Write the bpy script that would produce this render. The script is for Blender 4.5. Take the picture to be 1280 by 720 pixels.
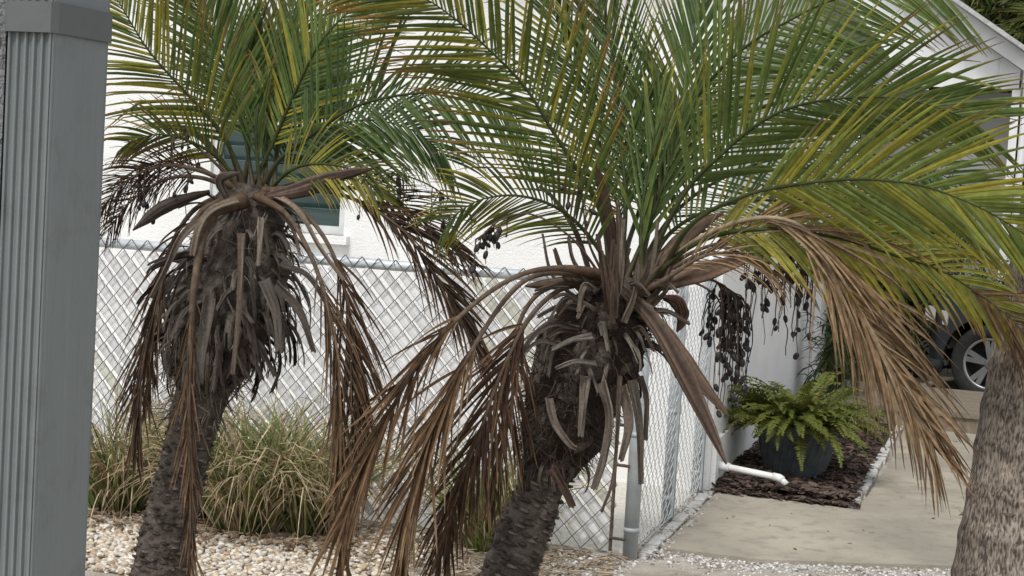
import bpy, math, random
import numpy as np
from mathutils import Vector, Matrix, noise

# ------------------------------------------------------------------ scene, camera, light
for o in list(bpy.data.objects): bpy.data.objects.remove(o)
S = bpy.context.scene
COL = S.collection
R = math.radians
FPX = 1940.0; PITCH = R(-3.95); ROLL = R(3.3); CAMZ = 1.65
cam = bpy.data.cameras.new('camera'); camo = bpy.data.objects.new('camera', cam); COL.objects.link(camo)
CM = Matrix.Rotation(math.pi/2 + PITCH, 3, 'X') @ Matrix.Rotation(ROLL, 3, 'Z')
CAM = Vector((0, 0, CAMZ))
camo.matrix_world = Matrix.Translation(CAM) @ CM.to_4x4()
cam.sensor_width = 36; cam.lens = FPX/1280*36; cam.clip_start = .05; cam.clip_end = 2000
S.camera = camo
S.render.resolution_x = 1024; S.render.resolution_y = 576

w = bpy.data.worlds.new('World'); S.world = w; w.use_nodes = True
nt = w.node_tree; bg = nt.nodes['Background']
SUN_EL, SUN_AZ = R(56), R(205)      # azimuth clockwise from +Y, where the sun stands
sky = nt.nodes.new('ShaderNodeTexSky'); sky.sky_type = 'NISHITA'; sky.sun_disc = False
sky.sun_elevation = SUN_EL; sky.sun_rotation = SUN_AZ
sky.air_density = 1.0; sky.dust_density = 1.0; sky.ozone_density = 1.0
hs = nt.nodes.new('ShaderNodeHueSaturation'); hs.inputs['Saturation'].default_value = .18
nt.links.new(sky.outputs[0], hs.inputs['Color']); nt.links.new(hs.outputs[0], bg.inputs[0])
bg.inputs[1].default_value = .12
sl = bpy.data.lights.new('sun', 'SUN'); sl.energy = 1.5; sl.angle = R(14); sl.color = (1, .965, .91)
so = bpy.data.objects.new('sun', sl); COL.objects.link(so)
sd = Vector((math.sin(SUN_AZ)*math.cos(SUN_EL), math.cos(SUN_AZ)*math.cos(SUN_EL), math.sin(SUN_EL)))
so.rotation_euler = sd.to_track_quat('Z', 'Y').to_euler(); so.location = (0, -3, 8)
S.view_settings.view_transform = 'Standard'; S.view_settings.look = 'None'
S.view_settings.exposure = 0.68; S.view_settings.gamma = 1
S.render.engine = 'CYCLES'

# ------------------------------------------------------------------ pixel helpers
def ray(x, y):
    return CM @ Vector(((x-640)/FPX, (360-y)/FPX, -1))
def pix(x, y, d): return CAM + ray(x, y)*d
def ground(x, y, z=0):
    r = ray(x, y); return CAM + r*((z-CAMZ)/r.z)
YAW = R(17.2)
EX = Vector((math.cos(YAW), -math.sin(YAW), 0)); EY = Vector((math.sin(YAW), math.cos(YAW), 0))
C0 = ground(787, 698)
def W(a, b, z=0): return C0 + EX*a + EY*b + Vector((0, 0, z))
def ab(p):
    q = p - C0; return q.dot(EX), q.dot(EY)
def on_b(x, y, b):                       # pixel onto the upright plane at frame depth b
    r = ray(x, y); t = (b - (CAM-C0).dot(EY))/r.dot(EY); p = CAM + r*t
    return ab(p)[0], p.z
def on_a(x, y, a):
    r = ray(x, y); t = (a - (CAM-C0).dot(EX))/r.dot(EX); p = CAM + r*t
    return ab(p)[1], p.z

# ------------------------------------------------------------------ materials
MATS = {}
def lin(c): return tuple(((v/255)/12.92 if v/255 <= .04045 else ((v/255+.055)/1.055)**2.4) for v in c)
def mat(name, c1, c2=None, scale=8, rough=.7, bump=0, bscale=60, stretch=(1, 1, 1), c3=None, s3=1.5, metal=0, spec=.3, detail=6, t3=(.52, .68)):
    m = bpy.data.materials.new(name); m.use_nodes = True; n = m.node_tree; L = n.links
    p = n.nodes['Principled BSDF']
    p.inputs['Roughness'].default_value = rough; p.inputs['Metallic'].default_value = metal
    p.inputs['Specular IOR Level'].default_value = spec
    tc = n.nodes.new('ShaderNodeTexCoord'); mp = n.nodes.new('ShaderNodeMapping'); mp.inputs['Scale'].default_value = stretch
    L.new(tc.outputs['Object'], mp.inputs[0])
    p.inputs['Base Color'].default_value = (*c1, 1)
    out = None
    if c2:
        a = n.nodes.new('ShaderNodeTexNoise'); a.inputs['Scale'].default_value = scale; a.inputs['Detail'].default_value = detail
        L.new(mp.outputs[0], a.inputs['Vector'])
        r = n.nodes.new('ShaderNodeValToRGB'); r.color_ramp.elements[0].position = .36; r.color_ramp.elements[1].position = .64
        r.color_ramp.elements[0].color = (*c1, 1); r.color_ramp.elements[1].color = (*c2, 1)
        L.new(a.outputs['Fac'], r.inputs[0]); out = r.outputs[0]
    if c3:
        a = n.nodes.new('ShaderNodeTexNoise'); a.inputs['Scale'].default_value = s3; a.inputs['Detail'].default_value = 8
        a.inputs['Roughness'].default_value = .65
        L.new(tc.outputs['Object'], a.inputs['Vector'])
        r = n.nodes.new('ShaderNodeMapRange'); r.inputs[1].default_value = t3[0]; r.inputs[2].default_value = t3[1]
        L.new(a.outputs['Fac'], r.inputs[0])
        mx = n.nodes.new('ShaderNodeMix'); mx.data_type = 'RGBA'; L.new(r.outputs[0], mx.inputs[0])
        L.new(out, mx.inputs[6]); mx.inputs[7].default_value = (*c3, 1); out = mx.outputs[2]
    if out: L.new(out, p.inputs['Base Color'])
    if bump:
        b = n.nodes.new('ShaderNodeTexNoise'); b.inputs['Scale'].default_value = bscale; b.inputs['Detail'].default_value = 5
        L.new(mp.outputs[0], b.inputs['Vector'])
        bp = n.nodes.new('ShaderNodeBump'); bp.inputs['Strength'].default_value = bump; bp.inputs['Distance'].default_value = .02
        L.new(b.outputs['Fac'], bp.inputs['Height']); L.new(bp.outputs[0], p.inputs['Normal'])
    MATS[name] = m; return m
def leafmat(name, trans=.25, rough=.45, nscale=40, spec=.4, amount=.35):
    m = bpy.data.materials.new(name); m.use_nodes = True; n = m.node_tree; L = n.links
    p = n.nodes['Principled BSDF']; p.inputs['Roughness'].default_value = rough; p.inputs['Specular IOR Level'].default_value = spec
    at = n.nodes.new('ShaderNodeAttribute'); at.attribute_name = 'tint'
    tc = n.nodes.new('ShaderNodeTexCoord')
    a = n.nodes.new('ShaderNodeTexNoise'); a.inputs['Scale'].default_value = nscale; a.inputs['Detail'].default_value = 4
    L.new(tc.outputs['Object'], a.inputs['Vector'])
    mr = n.nodes.new('ShaderNodeMapRange'); mr.inputs[1].default_value = .3; mr.inputs[2].default_value = .7
    mr.inputs[3].default_value = 1-amount; mr.inputs[4].default_value = 1+amount
    L.new(a.outputs['Fac'], mr.inputs[0])
    mu = n.nodes.new('ShaderNodeVectorMath'); mu.operation = 'SCALE'
    L.new(at.outputs['Color'], mu.inputs[0]); L.new(mr.outputs[0], mu.inputs['Scale'])
    L.new(mu.outputs[0], p.inputs['Base Color'])
    if trans:
        t = n.nodes.new('ShaderNodeBsdfTranslucent'); L.new(mu.outputs[0], t.inputs[0])
        mx = n.nodes.new('ShaderNodeMixShader'); mx.inputs[0].default_value = trans
        L.new(p.outputs[0], mx.inputs[1]); L.new(t.outputs[0], mx.inputs[2])
        L.new(mx.outputs[0], n.nodes['Material Output'].inputs[0])
    MATS[name] = m; return m

leafmat('leaf', .38, .48, 60, spec=.28, amount=.22); leafmat('deadleaf', .15, .75, 60, spec=.12, amount=.3); leafmat('grassblade', .25, .55, 25)
leafmat('husk', 0, .85, 130, spec=.12, amount=.22); leafmat('spathe', 0, .75, 90, spec=.15, amount=.2); leafmat('bark', 0, .95, 10, spec=.1, amount=.2); leafmat('stone', 0, .75, 60, spec=.25, amount=.25)
mat('stucco', (.76, .76, .745), (.82, .82, .81), 3, .9, .32, 90, c3=(.66, .65, .62), s3=2.2, t3=(.58, .8))
mat('near_stucco', (.36, .37, .37), (.43, .44, .44), 12, .9, .8, 120)
mat('slat_white', (.64, .64, .65), (.74, .74, .74), 6, .5, .1, 50, c3=(.52, .50, .47), s3=9, t3=(.6, .8))
mat('slat_cream', (.53, .53, .46), (.60, .60, .53), 6, .5, .1, 50, c3=(.50, .48, .40), s3=9, t3=(.58, .8))
mat('galvanised', (.46, .50, .53), (.60, .64, .66), 14, .45, .05, 40, metal=.35, spec=.5)
mat('post_steel', (.33, .36, .38), (.43, .46, .47), 9, .6, .05, 40, metal=.2, c3=(.36, .33, .28), s3=5)
mat('wire', (.09, .09, .085), (.17, .16, .15), 30, .5, metal=.4)
mat('bright_wire', (.56, .59, .61), (.68, .70, .72), 30, .4, metal=.3)
mat('rust', (.065, .047, .036), (.12, .085, .065), 30, .85, .3, 90)
mat('spout', (.160, .180, .182), (.196, .216, .217), 7, .5, .12, 90, stretch=(1, 1, .10), c3=(.115, .12, .115), s3=16, t3=(.54, .85))  # streaked grey base carries the shade of an unbuilt eave; darker blotches are grime
mat('strap', (.095, .102, .103), (.112, .12, .12), 8, .5, .05, 60)
mat('chip', (.02, .02, .02), (.05, .04, .035), 60, .8)
mat('soil', (.36, .32, .27), (.46, .43, .38), 9, .95, .8, 70, c3=(.24, .19, .14), s3=3)
mat('cream_gravel', (.55, .52, .45), (.68, .66, .60), 60, .95, .8, 90)
mat('concrete', (.30, .275, .225), (.43, .39, .315), 1.7, .92, .5, 160, stretch=(1, 1.15, 1), c3=(.24, .22, .185), s3=11, t3=(.5, .75), detail=12)
mat('edging', (.46, .45, .43), (.60, .59, .57), 14, .9, .7, 50, c3=(.22, .19, .16), s3=9, t3=(.54, .62))
mat('step_wood', (.165, .135, .10), (.23, .195, .15), 5, .8, .25, 60, stretch=(1.5, 14, 1.5))
mat('pot', (.045, .052, .058), (.075, .083, .09), 14, .55, .2, 60)
mat('pvc', (.80, .80, .78), (.72, .72, .69), 9, .35)
mat('mulch_soil', (.045, .03, .024), (.08, .055, .045), 20, .95, .7, 60)
mat('palm_bark', (.055, .042, .034), (.125, .105, .088), 30, .95, .9, 60, c3=(.03, .022, .018), s3=16)
mat('boot_fibre', (.016, .011, .008), (.04, .027, .019), 40, .95, .9, 90, c3=(.085, .036, .018), s3=5, t3=(.6, .75))
mat('fibrous_bark', (.16, .115, .088), (.34, .265, .215), 26, .95, 1, 42, stretch=(1, 1, .28), c3=(.10, .085, .075), s3=7, t3=(.55, .7))
mat('fruit', (.012, .010, .011), (.03, .024, .024), 40, .5, .2, 90, spec=.35)
mat('window_frame', (.55, .57, .56), (.64, .66, .65), 10, .4)
mat('jalousie', (.035, .068, .066), (.06, .10, .098), 3, .12, spec=.6)
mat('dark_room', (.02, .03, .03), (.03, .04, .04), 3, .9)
mat('gable', (.70, .70, .71), (.78, .78, .78), 4, .7, .1, 60)
mat('shade_grey', (.27, .265, .255), (.31, .305, .30), 2, .8)  # grey base colour stands in for the shade under the gable roof
mat('roofing', (.35, .35, .34), (.45, .45, .44), 8, .9, .5, 30)
mat('car_paint', (.022, .028, .033), (.026, .032, .038), 2, .28, spec=.6, metal=.3)
mat('rubber', (.012, .012, .012), (.02, .02, .02), 20, .8)
mat('alloy', (.19, .195, .20), (.25, .255, .26), 9, .35, metal=.6)
mat('car_glass', (.01, .012, .014), (.014, .016, .018), 2, .08, spec=.7)
mat('lamp_glass', (.5, .5, .5), (.6, .6, .6), 2, .1)
mat('green_stem', (.085, .11, .03), (.12, .14, .04), 20, .5)
mat('far_bark', (.12, .10, .08), (.2, .17, .14), 20, .9)

def add_bark(m):
    n = m.node_tree; L = n.links; p = n.nodes['Principled BSDF']; at = next(x for x in n.nodes if x.type == 'ATTRIBUTE')
    tc = n.nodes.new('ShaderNodeTexCoord'); mp = n.nodes.new('ShaderNodeMapping'); mp.inputs['Scale'].default_value = (1, 1, .28); L.new(tc.outputs['Object'], mp.inputs[0])
    a = n.nodes.new('ShaderNodeTexNoise'); a.inputs['Scale'].default_value = 210; a.inputs['Detail'].default_value = 3; L.new(mp.outputs[0], a.inputs['Vector'])
    b = n.nodes.new('ShaderNodeTexNoise'); b.inputs['Scale'].default_value = 34; b.inputs['Detail'].default_value = 6; L.new(tc.outputs['Object'], b.inputs['Vector'])
    ad = n.nodes.new('ShaderNodeMix'); ad.inputs[0].default_value = .3; L.new(a.outputs['Fac'], ad.inputs[2]); L.new(b.outputs['Fac'], ad.inputs[3])
    mr = n.nodes.new('ShaderNodeMapRange'); mr.inputs[1].default_value = .40; mr.inputs[2].default_value = .60; mr.inputs[3].default_value = .35; mr.inputs[4].default_value = 1.5
    L.new(ad.outputs[0], mr.inputs[0]); mu = n.nodes.new('ShaderNodeVectorMath'); mu.operation = 'SCALE'; L.new(at.outputs['Color'], mu.inputs[0]); L.new(mr.outputs[0], mu.inputs['Scale'])
    L.new(mu.outputs[0], p.inputs['Base Color'])
    bp = n.nodes.new('ShaderNodeBump'); bp.inputs['Strength'].default_value = 1; bp.inputs['Distance'].default_value = .012; L.new(ad.outputs[0], bp.inputs['Height']); L.new(bp.outputs[0], p.inputs['Normal'])
add_bark(MATS['bark'])
# ------------------------------------------------------------------ object helpers
ORG = {}
class MB:
    def __init__(s): s.v = []; s.f = []; s.c = []; s.col = (1, 1, 1)
    def add(s, vs, fs, col=None):
        b = len(s.v); s.v += [tuple(v) for v in vs]; s.f += [tuple(i+b for i in f) for f in fs]
        if col is None: s.c += [s.col]*len(vs)
        elif isinstance(col, list): s.c += col
        else: s.c += [col]*len(vs)
    def box(s, c, ex, ey, ez):          # half-axis vectors
        c = Vector(c); V = [c+ex*i+ey*j+ez*k for i in (-1, 1) for j in (-1, 1) for k in (-1, 1)]
        s.add(V, [(0, 1, 3, 2), (4, 6, 7, 5), (0, 4, 5, 1), (2, 3, 7, 6), (0, 2, 6, 4), (1, 5, 7, 3)])
    def wbox(s, a0, a1, b0, b1, z0, z1):
        s.box(W((a0+a1)/2, (b0+b1)/2, (z0+z1)/2), EX*(a1-a0)/2, EY*(b1-b0)/2, Vector((0, 0, (z1-z0)/2)))
    def tube(s, pts, rad, n=6, cap=True, col=None):
        pts = [Vector(p) for p in pts]; m = len(pts)
        if not hasattr(rad, '__len__'): rad = [rad]*m
        T = [(pts[min(i+1, m-1)]-pts[max(i-1, 0)]).normalized() for i in range(m)]
        u = T[0].orthogonal().normalized(); vs = []; cs = []
        for i in range(m):
            u = (u - T[i]*u.dot(T[i])).normalized(); v = T[i].cross(u)
            for k in range(n):
                a = 2*math.pi*k/n; vs.append(pts[i]+(u*math.cos(a)+v*math.sin(a))*rad[i])
            if isinstance(col, list): cs += [col[i]]*n
        fs = [(i*n+k, i*n+(k+1) % n, (i+1)*n+(k+1) % n, (i+1)*n+k) for i in range(m-1) for k in range(n)]
        if cap: fs += [tuple(range(n))[::-1], tuple((m-1)*n+k for k in range(n))]
        s.add(vs, fs, cs if isinstance(col, list) else col)
    def build(s, name, m, parent=None, origin=None, smooth=False, tint=False, local=False):
        me = bpy.data.meshes.new(name)
        po = ORG.get(parent.name, Vector()) if parent else Vector()
        og = Vector(origin) if origin is not None else (po.copy() if parent else Vector())
        if local: og = Vector()
        me.from_pydata([(v[0]-og.x, v[1]-og.y, v[2]-og.z) for v in s.v], [], s.f)
        if tint:
            a = me.color_attributes.new('tint', 'FLOAT_COLOR', 'POINT')
            arr = np.ones((len(s.v), 4), dtype=np.float32); arr[:, :3] = np.array(s.c, dtype=np.float32)
            a.data.foreach_set('color', arr.ravel())
        if smooth: me.polygons.foreach_set('use_smooth', [True]*len(me.polygons))
        me.materials.append(MATS[m])
        if local: return me
        o = bpy.data.objects.new(name, me); COL.objects.link(o)
        if parent: o.parent = parent
        o.location = og - po; ORG[o.name] = og
        return o
def empty(name, loc, label, cat, group=None):
    o = bpy.data.objects.new(name, None); COL.objects.link(o); o.location = loc; ORG[o.name] = Vector(loc)
    o.empty_display_size = .1
    return tag(o, label, cat, group)
def tag(o, label=None, cat=None, group=None, kind=None):
    if label: o['label'] = label
    if cat: o['category'] = cat
    if group: o['group'] = group
    if kind: o['kind'] = kind
    return o
def inst(name, me, parent, world):
    o = bpy.data.objects.new(name, me); COL.objects.link(o); o.parent = parent
    o.matrix_local = Matrix.Translation(-ORG[parent.name]) @ world
    ORG[o.name] = world.to_translation(); return o
def spline(P, n):
    P = [Vector(p) for p in P]
    P = [P[0]*2-P[1]] + P + [P[-1]*2-P[-2]]; m = len(P)-3; out = []
    for i in range(n+1):
        t = i/n*m; k = min(int(t), m-1); u = t-k
        a, b, c, d = P[k:k+4]
        out.append(.5*((2*b)+(c-a)*u+(2*a-5*b+4*c-d)*u*u+(3*b-a-3*c+d)*u**3))
    # even spacing
    L = [0]
    for i in range(n): L.append(L[-1]+(out[i+1]-out[i]).length)
    res = []; j = 0
    for i in range(n+1):
        t = L[-1]*i/n
        while j < n-1 and L[j+1] < t: j += 1
        f = (t-L[j])/max(L[j+1]-L[j], 1e-6); res.append(out[j].lerp(out[j+1], min(max(f, 0), 1)))
    return res, L[-1]
def mix3(a, b, t): t = min(max(t, 0), 1); return tuple(x*(1-t)+y*t for x, y in zip(a, b))
UP = Vector((0, 0, 1))
rnd = random.Random(7)

# ------------------------------------------------------------------ ground
def sheet(name, pts, m, z, label=None):
    mb = MB(); mb.add([Vector((p.x, p.y, z)) for p in pts], [tuple(range(len(pts)))]); o = mb.build(name, m); o['kind'] = 'structure'; return o
mb = MB(); mb.add([(-300, -60, 0), (300, -60, 0), (300, 500, 0), (-300, 500, 0)], [(0, 1, 2, 3)])
mb.build('ground', 'soil')['kind'] = 'structure'

# slab, bed and paths (sheets a few millimetres apart; the slab is a real step)
mb = MB(); mb.wbox(-6, -.02, .06, 1.70, -.05, .006); mb.build('gravel_yard', 'cream_gravel')['kind'] = 'structure'
def slab(name, poly, z0, z1, m):
    mb = MB(); n = len(poly); vs = [W(a, b, z1) for a, b in poly] + [W(a, b, z0) for a, b in poly]
    mb.add(vs, [tuple(range(n))] + [(i, i+n, (i+1) % n+n, (i+1) % n) for i in range(n)])
    return mb.build(name, m)
slab('driveway', [(.10, .20), (.55, .215), (1.0, .40), (1.40, .58), (6, .9), (6, 12), (.92, 12), (.92, 3.3), (.865, 1.62), (.10, 1.68)], -.05, .02, 'concrete')['kind'] = 'structure'
slab('mulch_bed', [(.06, 1.70), (.80, 1.66), (.84, 3.3), (.86, 5.2), (.06, 5.2)], -.05, .03, 'mulch_soil')['kind'] = 'structure'
# dark strip along the side fence
mb = MB()
for i in range(9):
    b = .02+i*.19; mb.wbox(.03, .085, b, b+.186, -.05, .022+.006*math.sin(i*2.1))
mb.build('fence_kerb', 'edging')['kind'] = 'structure'
# pale edging pieces beside the mulch
er = random.Random(3)
ed = empty('bed_edging', W(.83, 1.66, 0), 'weathered white edging strip between bark mulch bed and concrete driveway', 'edging')
b = 1.66; k = 0
while b < 5.2:
    l = er.uniform(.16, .3); mb = MB(); a0 = .805+.02*(b-1.66)/1.6+er.uniform(-.008, .008)
    mb.wbox(a0, a0+.05+er.uniform(0, .012), b, b+l-.008, -.02, .030+er.uniform(-.004, .006))
    mb.build('edging_piece', 'edging', ed); b += l

# ------------------------------------------------------------------ stones and chips
ICO_V = []; PH = (1+5**.5)/2
for s1 in (-1, 1):
    for s2 in (-1, 1): ICO_V += [(0, s1, s2*PH), (s1, s2*PH, 0), (s2*PH, 0, s1)]
ICO_V = np.array(ICO_V)/math.sqrt(1+PH*PH)
ICO_F = []
for i in range(12):
    for j in range(i+1, 12):
        for k in range(j+1, 12):
            d = [np.linalg.norm(ICO_V[p]-ICO_V[q]) for p, q in ((i, j), (j, k), (i, k))]
            if max(d) < 1.1:
                nrm = np.cross(ICO_V[j]-ICO_V[i], ICO_V[k]-ICO_V[i])
                ICO_F.append((i, j, k) if nrm.dot(ICO_V[i]) > 0 else (i, k, j))
def subdiv(V, F):
    V = [tuple(v) for v in V]; D = {}; G = []
    def mid(a, b):
        key = (min(a, b), max(a, b))
        if key not in D:
            m = (np.array(V[a])+np.array(V[b])); m /= np.linalg.norm(m); D[key] = len(V); V.append(tuple(m))
        return D[key]
    for a, b, c in F:
        x, y, z = mid(a, b), mid(b, c), mid(c, a); G += [(a, x, z), (x, b, y), (z, y, c), (x, y, z)]
    return np.array(V), G
ICO2_V, ICO2_F = subdiv(ICO_V, ICO_F)
def stones(name, spots, size, cols, label, cat, fine=False, seed=1, flat=.6, kind='stuff'):
    g = np.random.default_rng(seed); V0, F0 = (ICO2_V, ICO2_F) if fine else (ICO_V, ICO_F)
    allv = []; allf = []; allc = []; n = len(V0); F0 = np.array(F0)
    for i, (p, z) in enumerate(spots):
        s = size*g.uniform(.55, 1.35); sc = s*np.array([g.uniform(.8, 1.35), g.uniform(.7, 1.05), g.uniform(flat*.75, flat*1.2)])
        v = V0*(1+g.uniform(-.13, .13, (n, 1)))*sc
        a = g.uniform(0, 6.28); t = g.normal(0, .35); ca, sa, ct, st = math.cos(a), math.sin(a), math.cos(t), math.sin(t)
        v = v @ np.array([[1, 0, 0], [0, ct, -st], [0, st, ct]]).T @ np.array([[ca, -sa, 0], [sa, ca, 0], [0, 0, 1]]).T
        allv.append(v+np.array([p.x, p.y, z+sc[2]*.5])); allf.append(F0+i*n)
        c = np.array(cols[g.integers(len(cols))])*g.uniform(.8, 1.15); allc.append(np.tile(c, (n, 1)))
    mb = MB(); mb.v = np.concatenate(allv).tolist(); mb.f = np.concatenate(allf).tolist(); mb.c = np.concatenate(allc).tolist()
    o = mb.build(name, 'stone', smooth=fine, tint=True); return tag(o, label, cat, kind=kind)
g = random.Random(11); spots = []
for i in range(12500):
    a, b = g.uniform(-3.1, -.75), g.uniform(-1.35, -.12)
    if a > -1.15 and g.random() < (a+1.15)/.4: continue
    spots.append((W(a, b), g.uniform(-.004, .012)))
stones('pebble_gravel', spots, .0125, [(.55, .47, .36), (.61, .56, .48), (.44, .33, .22), (.66, .63, .57), (.62, .58, .51), (.33, .27, .21), (.58, .51, .41), (.49, .42, .34)],
       'tan and white river pebbles spread before the slatted fence', 'pebbles', True, 2, .62)
spots = []
for i in range(7000):
    a = g.uniform(-.9, 1.7); b = g.uniform(-.55, .02 + max(0, min(.55, (a-.4)*.4)) if a > .05 else -.02)
    edge = .2 if a < .55 else .215+(a-.55)*.44
    if a > .05: b = edge - abs(g.gauss(0, .13)) + .015
    if a > .05 and g.random() < .4: continue
    elif g.random() < .5: continue
    spots.append((W(a, b), g.uniform(-.003, .002)))
stones('white_gravel', spots, .0072, [(.56, .56, .55), (.42, .41, .39), (.50, .49, .46), (.27, .24, .21), (.62, .61, .60)],
       'crushed white gravel along the front edge of the driveway', 'gravel', False, 3, .7)
spots = [(W(g.uniform(-.02, .14), g.uniform(.0, 1.65)), .016) for i in range(450)]
stones('loose_stones', spots, .008, [(.5, .49, .47), (.28, .25, .22), (.42, .39, .35)], 'loose white grit lying along the foot of the side fence', 'grit', False, 4, .7)

def chips(name, spots, L, Wd, cols, mt, label, cat, seed):
    q = random.Random(seed); mb = MB()
    for p, z in spots:
        l = L*q.uniform(.4, 1.3); w_ = Wd*q.uniform(.5, 1.3); a = q.uniform(0, 6.28); t = q.gauss(0, .3)
        d = Vector((math.cos(a), math.sin(a), math.sin(t)*.6)).normalized(); s = d.cross(UP).normalized(); s = (s+UP*q.gauss(0, .35)).normalized(); n = s.cross(d)
        if n.z < 0: n = -n
        c = Vector((p.x, p.y, z)); h = q.uniform(.003, .006)
        col = mix3(cols[0], cols[1], q.random()**1.3)
        P = [c-d*l*.5+s*w_*q.uniform(-.2, .2), c-d*l*.3-s*w_*.5, c+d*l*.25-s*w_*.45, c+d*l*.5, c+d*l*.2+s*w_*.5, c-d*l*.35+s*w_*.45]
        mb.add([v+n*h for v in P]+P, [(0, 1, 2, 3, 4, 5)]+[(i, i+6, (i+1) % 6+6, (i+1) % 6) for i in range(6)], col)
    return tag(mb.build(name, mt, tint=True), label, cat, kind='stuff')
q = random.Random(21)
def mz(a, b): return .034+.03*noise.noise(Vector((a*5, b*5, 0)))+.02
spots = []
for i in range(3600):
    a, b = q.uniform(.07, .83), 1.68+abs(q.gauss(0, 1.3))
    if b < 5.1: spots.append((W(a, b), mz(a, b)+q.uniform(-.012, .02)))
for i in range(160): spots.append((W(q.uniform(.10, .86), 1.66+q.gauss(0, .022)), .03+q.uniform(0, .012)))
chips('bark_chips', spots, .055, .023, [(.025, .018, .015), (.145, .105, .086)], 'husk', 'dark brown bark mulch chips around the ribbed pot', 'mulch', 22)
spots = []
for i in range(900):
    a, b = q.uniform(-1.3, .0), q.uniform(-.75, -.03)
    spots.append((W(a, b), .012))
chips('dry_litter', spots, .09, .007, [(.16, .12, .08), (.42, .35, .26)], 'husk', 'dry leaf litter on the soil below the leaning palm', 'litter', 23)
spots = [(W(q.uniform(-3, -1.1), -.55+q.gauss(0, .12)), .03) for i in range(420)]
chips('fallen_leaves', spots, .06, .016, [(.14, .09, .06), (.40, .31, .21)], 'husk', 'brown fallen leaves at the foot of the grass clumps', 'litter', 24)

# ------------------------------------------------------------------ house
HB = 1.70; HA = .05
house = empty('house', W(HA, HB, 0), 'white stucco house with louvred window behind the slatted fence', 'house')
WA0, WA1, WZ0, WZ1 = -3.09, -2.20, 1.27, 2.50
def wall_with_hole(name, aL, aR, zT, holes, b, th):
    xs = sorted({aL, aR} | {h for q_ in holes for h in q_[:2]}); zs = sorted({-.05, zT} | {h for q_ in holes for h in q_[2:]})
    mb = MB()
    for i in range(len(xs)-1):
        for j in range(len(zs)-1):
            cx, cz = (xs[i]+xs[i+1])/2, (zs[j]+zs[j+1])/2
            if any(h[0] < cx < h[1] and h[2] < cz < h[3] for h in holes): continue
            mb.add([W(xs[i], b, zs[j]), W(xs[i+1], b, zs[j]), W(xs[i+1], b, zs[j+1]), W(xs[i], b, zs[j+1])], [(0, 1, 2, 3)])
    for h in holes:
        c = [(h[0], h[2]), (h[1], h[2]), (h[1], h[3]), (h[0], h[3])]
        for i in range(4):
            (x0, z0), (x1, z1) = c[i], c[(i+1) % 4]
            mb.add([W(x0, b, z0), W(x1, b, z1), W(x1, b+th, z1), W(x0, b+th, z0)], [(0, 1, 2, 3)])
    return mb.build(name, 'stucco', house)
wall_with_hole('wall', -7, HA, 3.05, [(WA0, WA1, WZ0, WZ1)], HB, .14)
D0, D1 = 5.9, 6.9                                    # side door
mb = MB()
def qa(b0, b1, z0, z1): mb.add([W(HA, b0, z0), W(HA, b1, z0), W(HA, b1, z1), W(HA, b0, z1)], [(0, 1, 2, 3)])
qa(HB, D0, -.05, 3.05); qa(D1, 9.0, -.05, 3.05); qa(D0, D1, 2.1, 3.05)
for bb, sg in ((D0, 1), (D1, -1)): mb.add([W(HA, bb, -.05), W(HA, bb, 2.1), W(HA-.1, bb, 2.1), W(HA-.1, bb, -.05)], [(0, 1, 2, 3)])
mb.add([W(HA, D0, 2.1), W(HA, D1, 2.1), W(HA-.1, D1, 2.1), W(HA-.1, D0, 2.1)], [(0, 1, 2, 3)])
mb.build('wall', 'stucco', house)
mb = MB(); mb.wbox(-7, HA-.001, 8.99, 9.0, -.05, 3.05); mb.build('wall', 'stucco', house)
mb = MB(); mb.wbox(HA-.09, HA-.05, D0+.003, D1-.003, 0.05, 2.095); door = mb.build('door', 'gable', house)
for z0, z1 in ((.2, .85), (1.0, 1.95)):
    mb = MB(); mb.wbox(HA-.05, HA-.035, D0+.14, D1-.14, z0, z1); mb.build('door_panel', 'gable', door)
mb = MB(); mb.wbox(HA+.002, HA+.045, HB+.05, HB+.09, 0, .0); 
# low plinth ledge along the side wall, seen by the pipe
mb = MB(); mb.wbox(HA+.001, HA+.03, HB+.003, 3.4, -.04, .30); mb.build('plinth', 'stucco', house)
# roof over both walls, out of frame above
mb = MB()
e = .28
A = [(-7.3, HB-e, 3.06), (HA+e, HB-e, 3.06), (HA+e, 9.3, 3.06), (-7.3, 9.3, 3.06)]
T = [(-5, 4.4, 4.3), (-2.0, 4.4, 4.3)]
vs = [W(*p) for p in A]+[W(*p) for p in T]
mb.add(vs, [(0, 1, 5, 4), (1, 2, 5), (2, 3, 4, 5), (3, 0, 4), (3, 2, 1, 0)]); mb.build('roof', 'roofing', house)
# window
win = MB()
for (a0, a1, z0, z1) in ((WA0+.002, WA0+.045, WZ0+.002, WZ1-.002), (WA1-.045, WA1-.002, WZ0+.002, WZ1-.002), (WA0+.0455, WA1-.0455, WZ0+.002, WZ0+.05), (WA0+.0455, WA1-.0455, WZ1-.05, WZ1-.002)):
    win.wbox(a0, a1, HB+.03, HB+.10, z0, z1)
wo = win.build('window', 'window_frame', house)
mb = MB(); mb.wbox(WA0+.046, WA1-.046, HB+.02, HB+.09, 1.90, 1.945); mb.build('mullion', 'window_frame', wo)
mb = MB(); mb.wbox(WA0-.04, WA1+.04, HB-.05, HB+.029, WZ0-.05, WZ0+.0); mb.build('sill', 'stucco', wo)
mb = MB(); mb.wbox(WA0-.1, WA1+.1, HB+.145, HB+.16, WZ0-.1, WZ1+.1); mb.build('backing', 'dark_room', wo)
z = WZ0+.055
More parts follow.
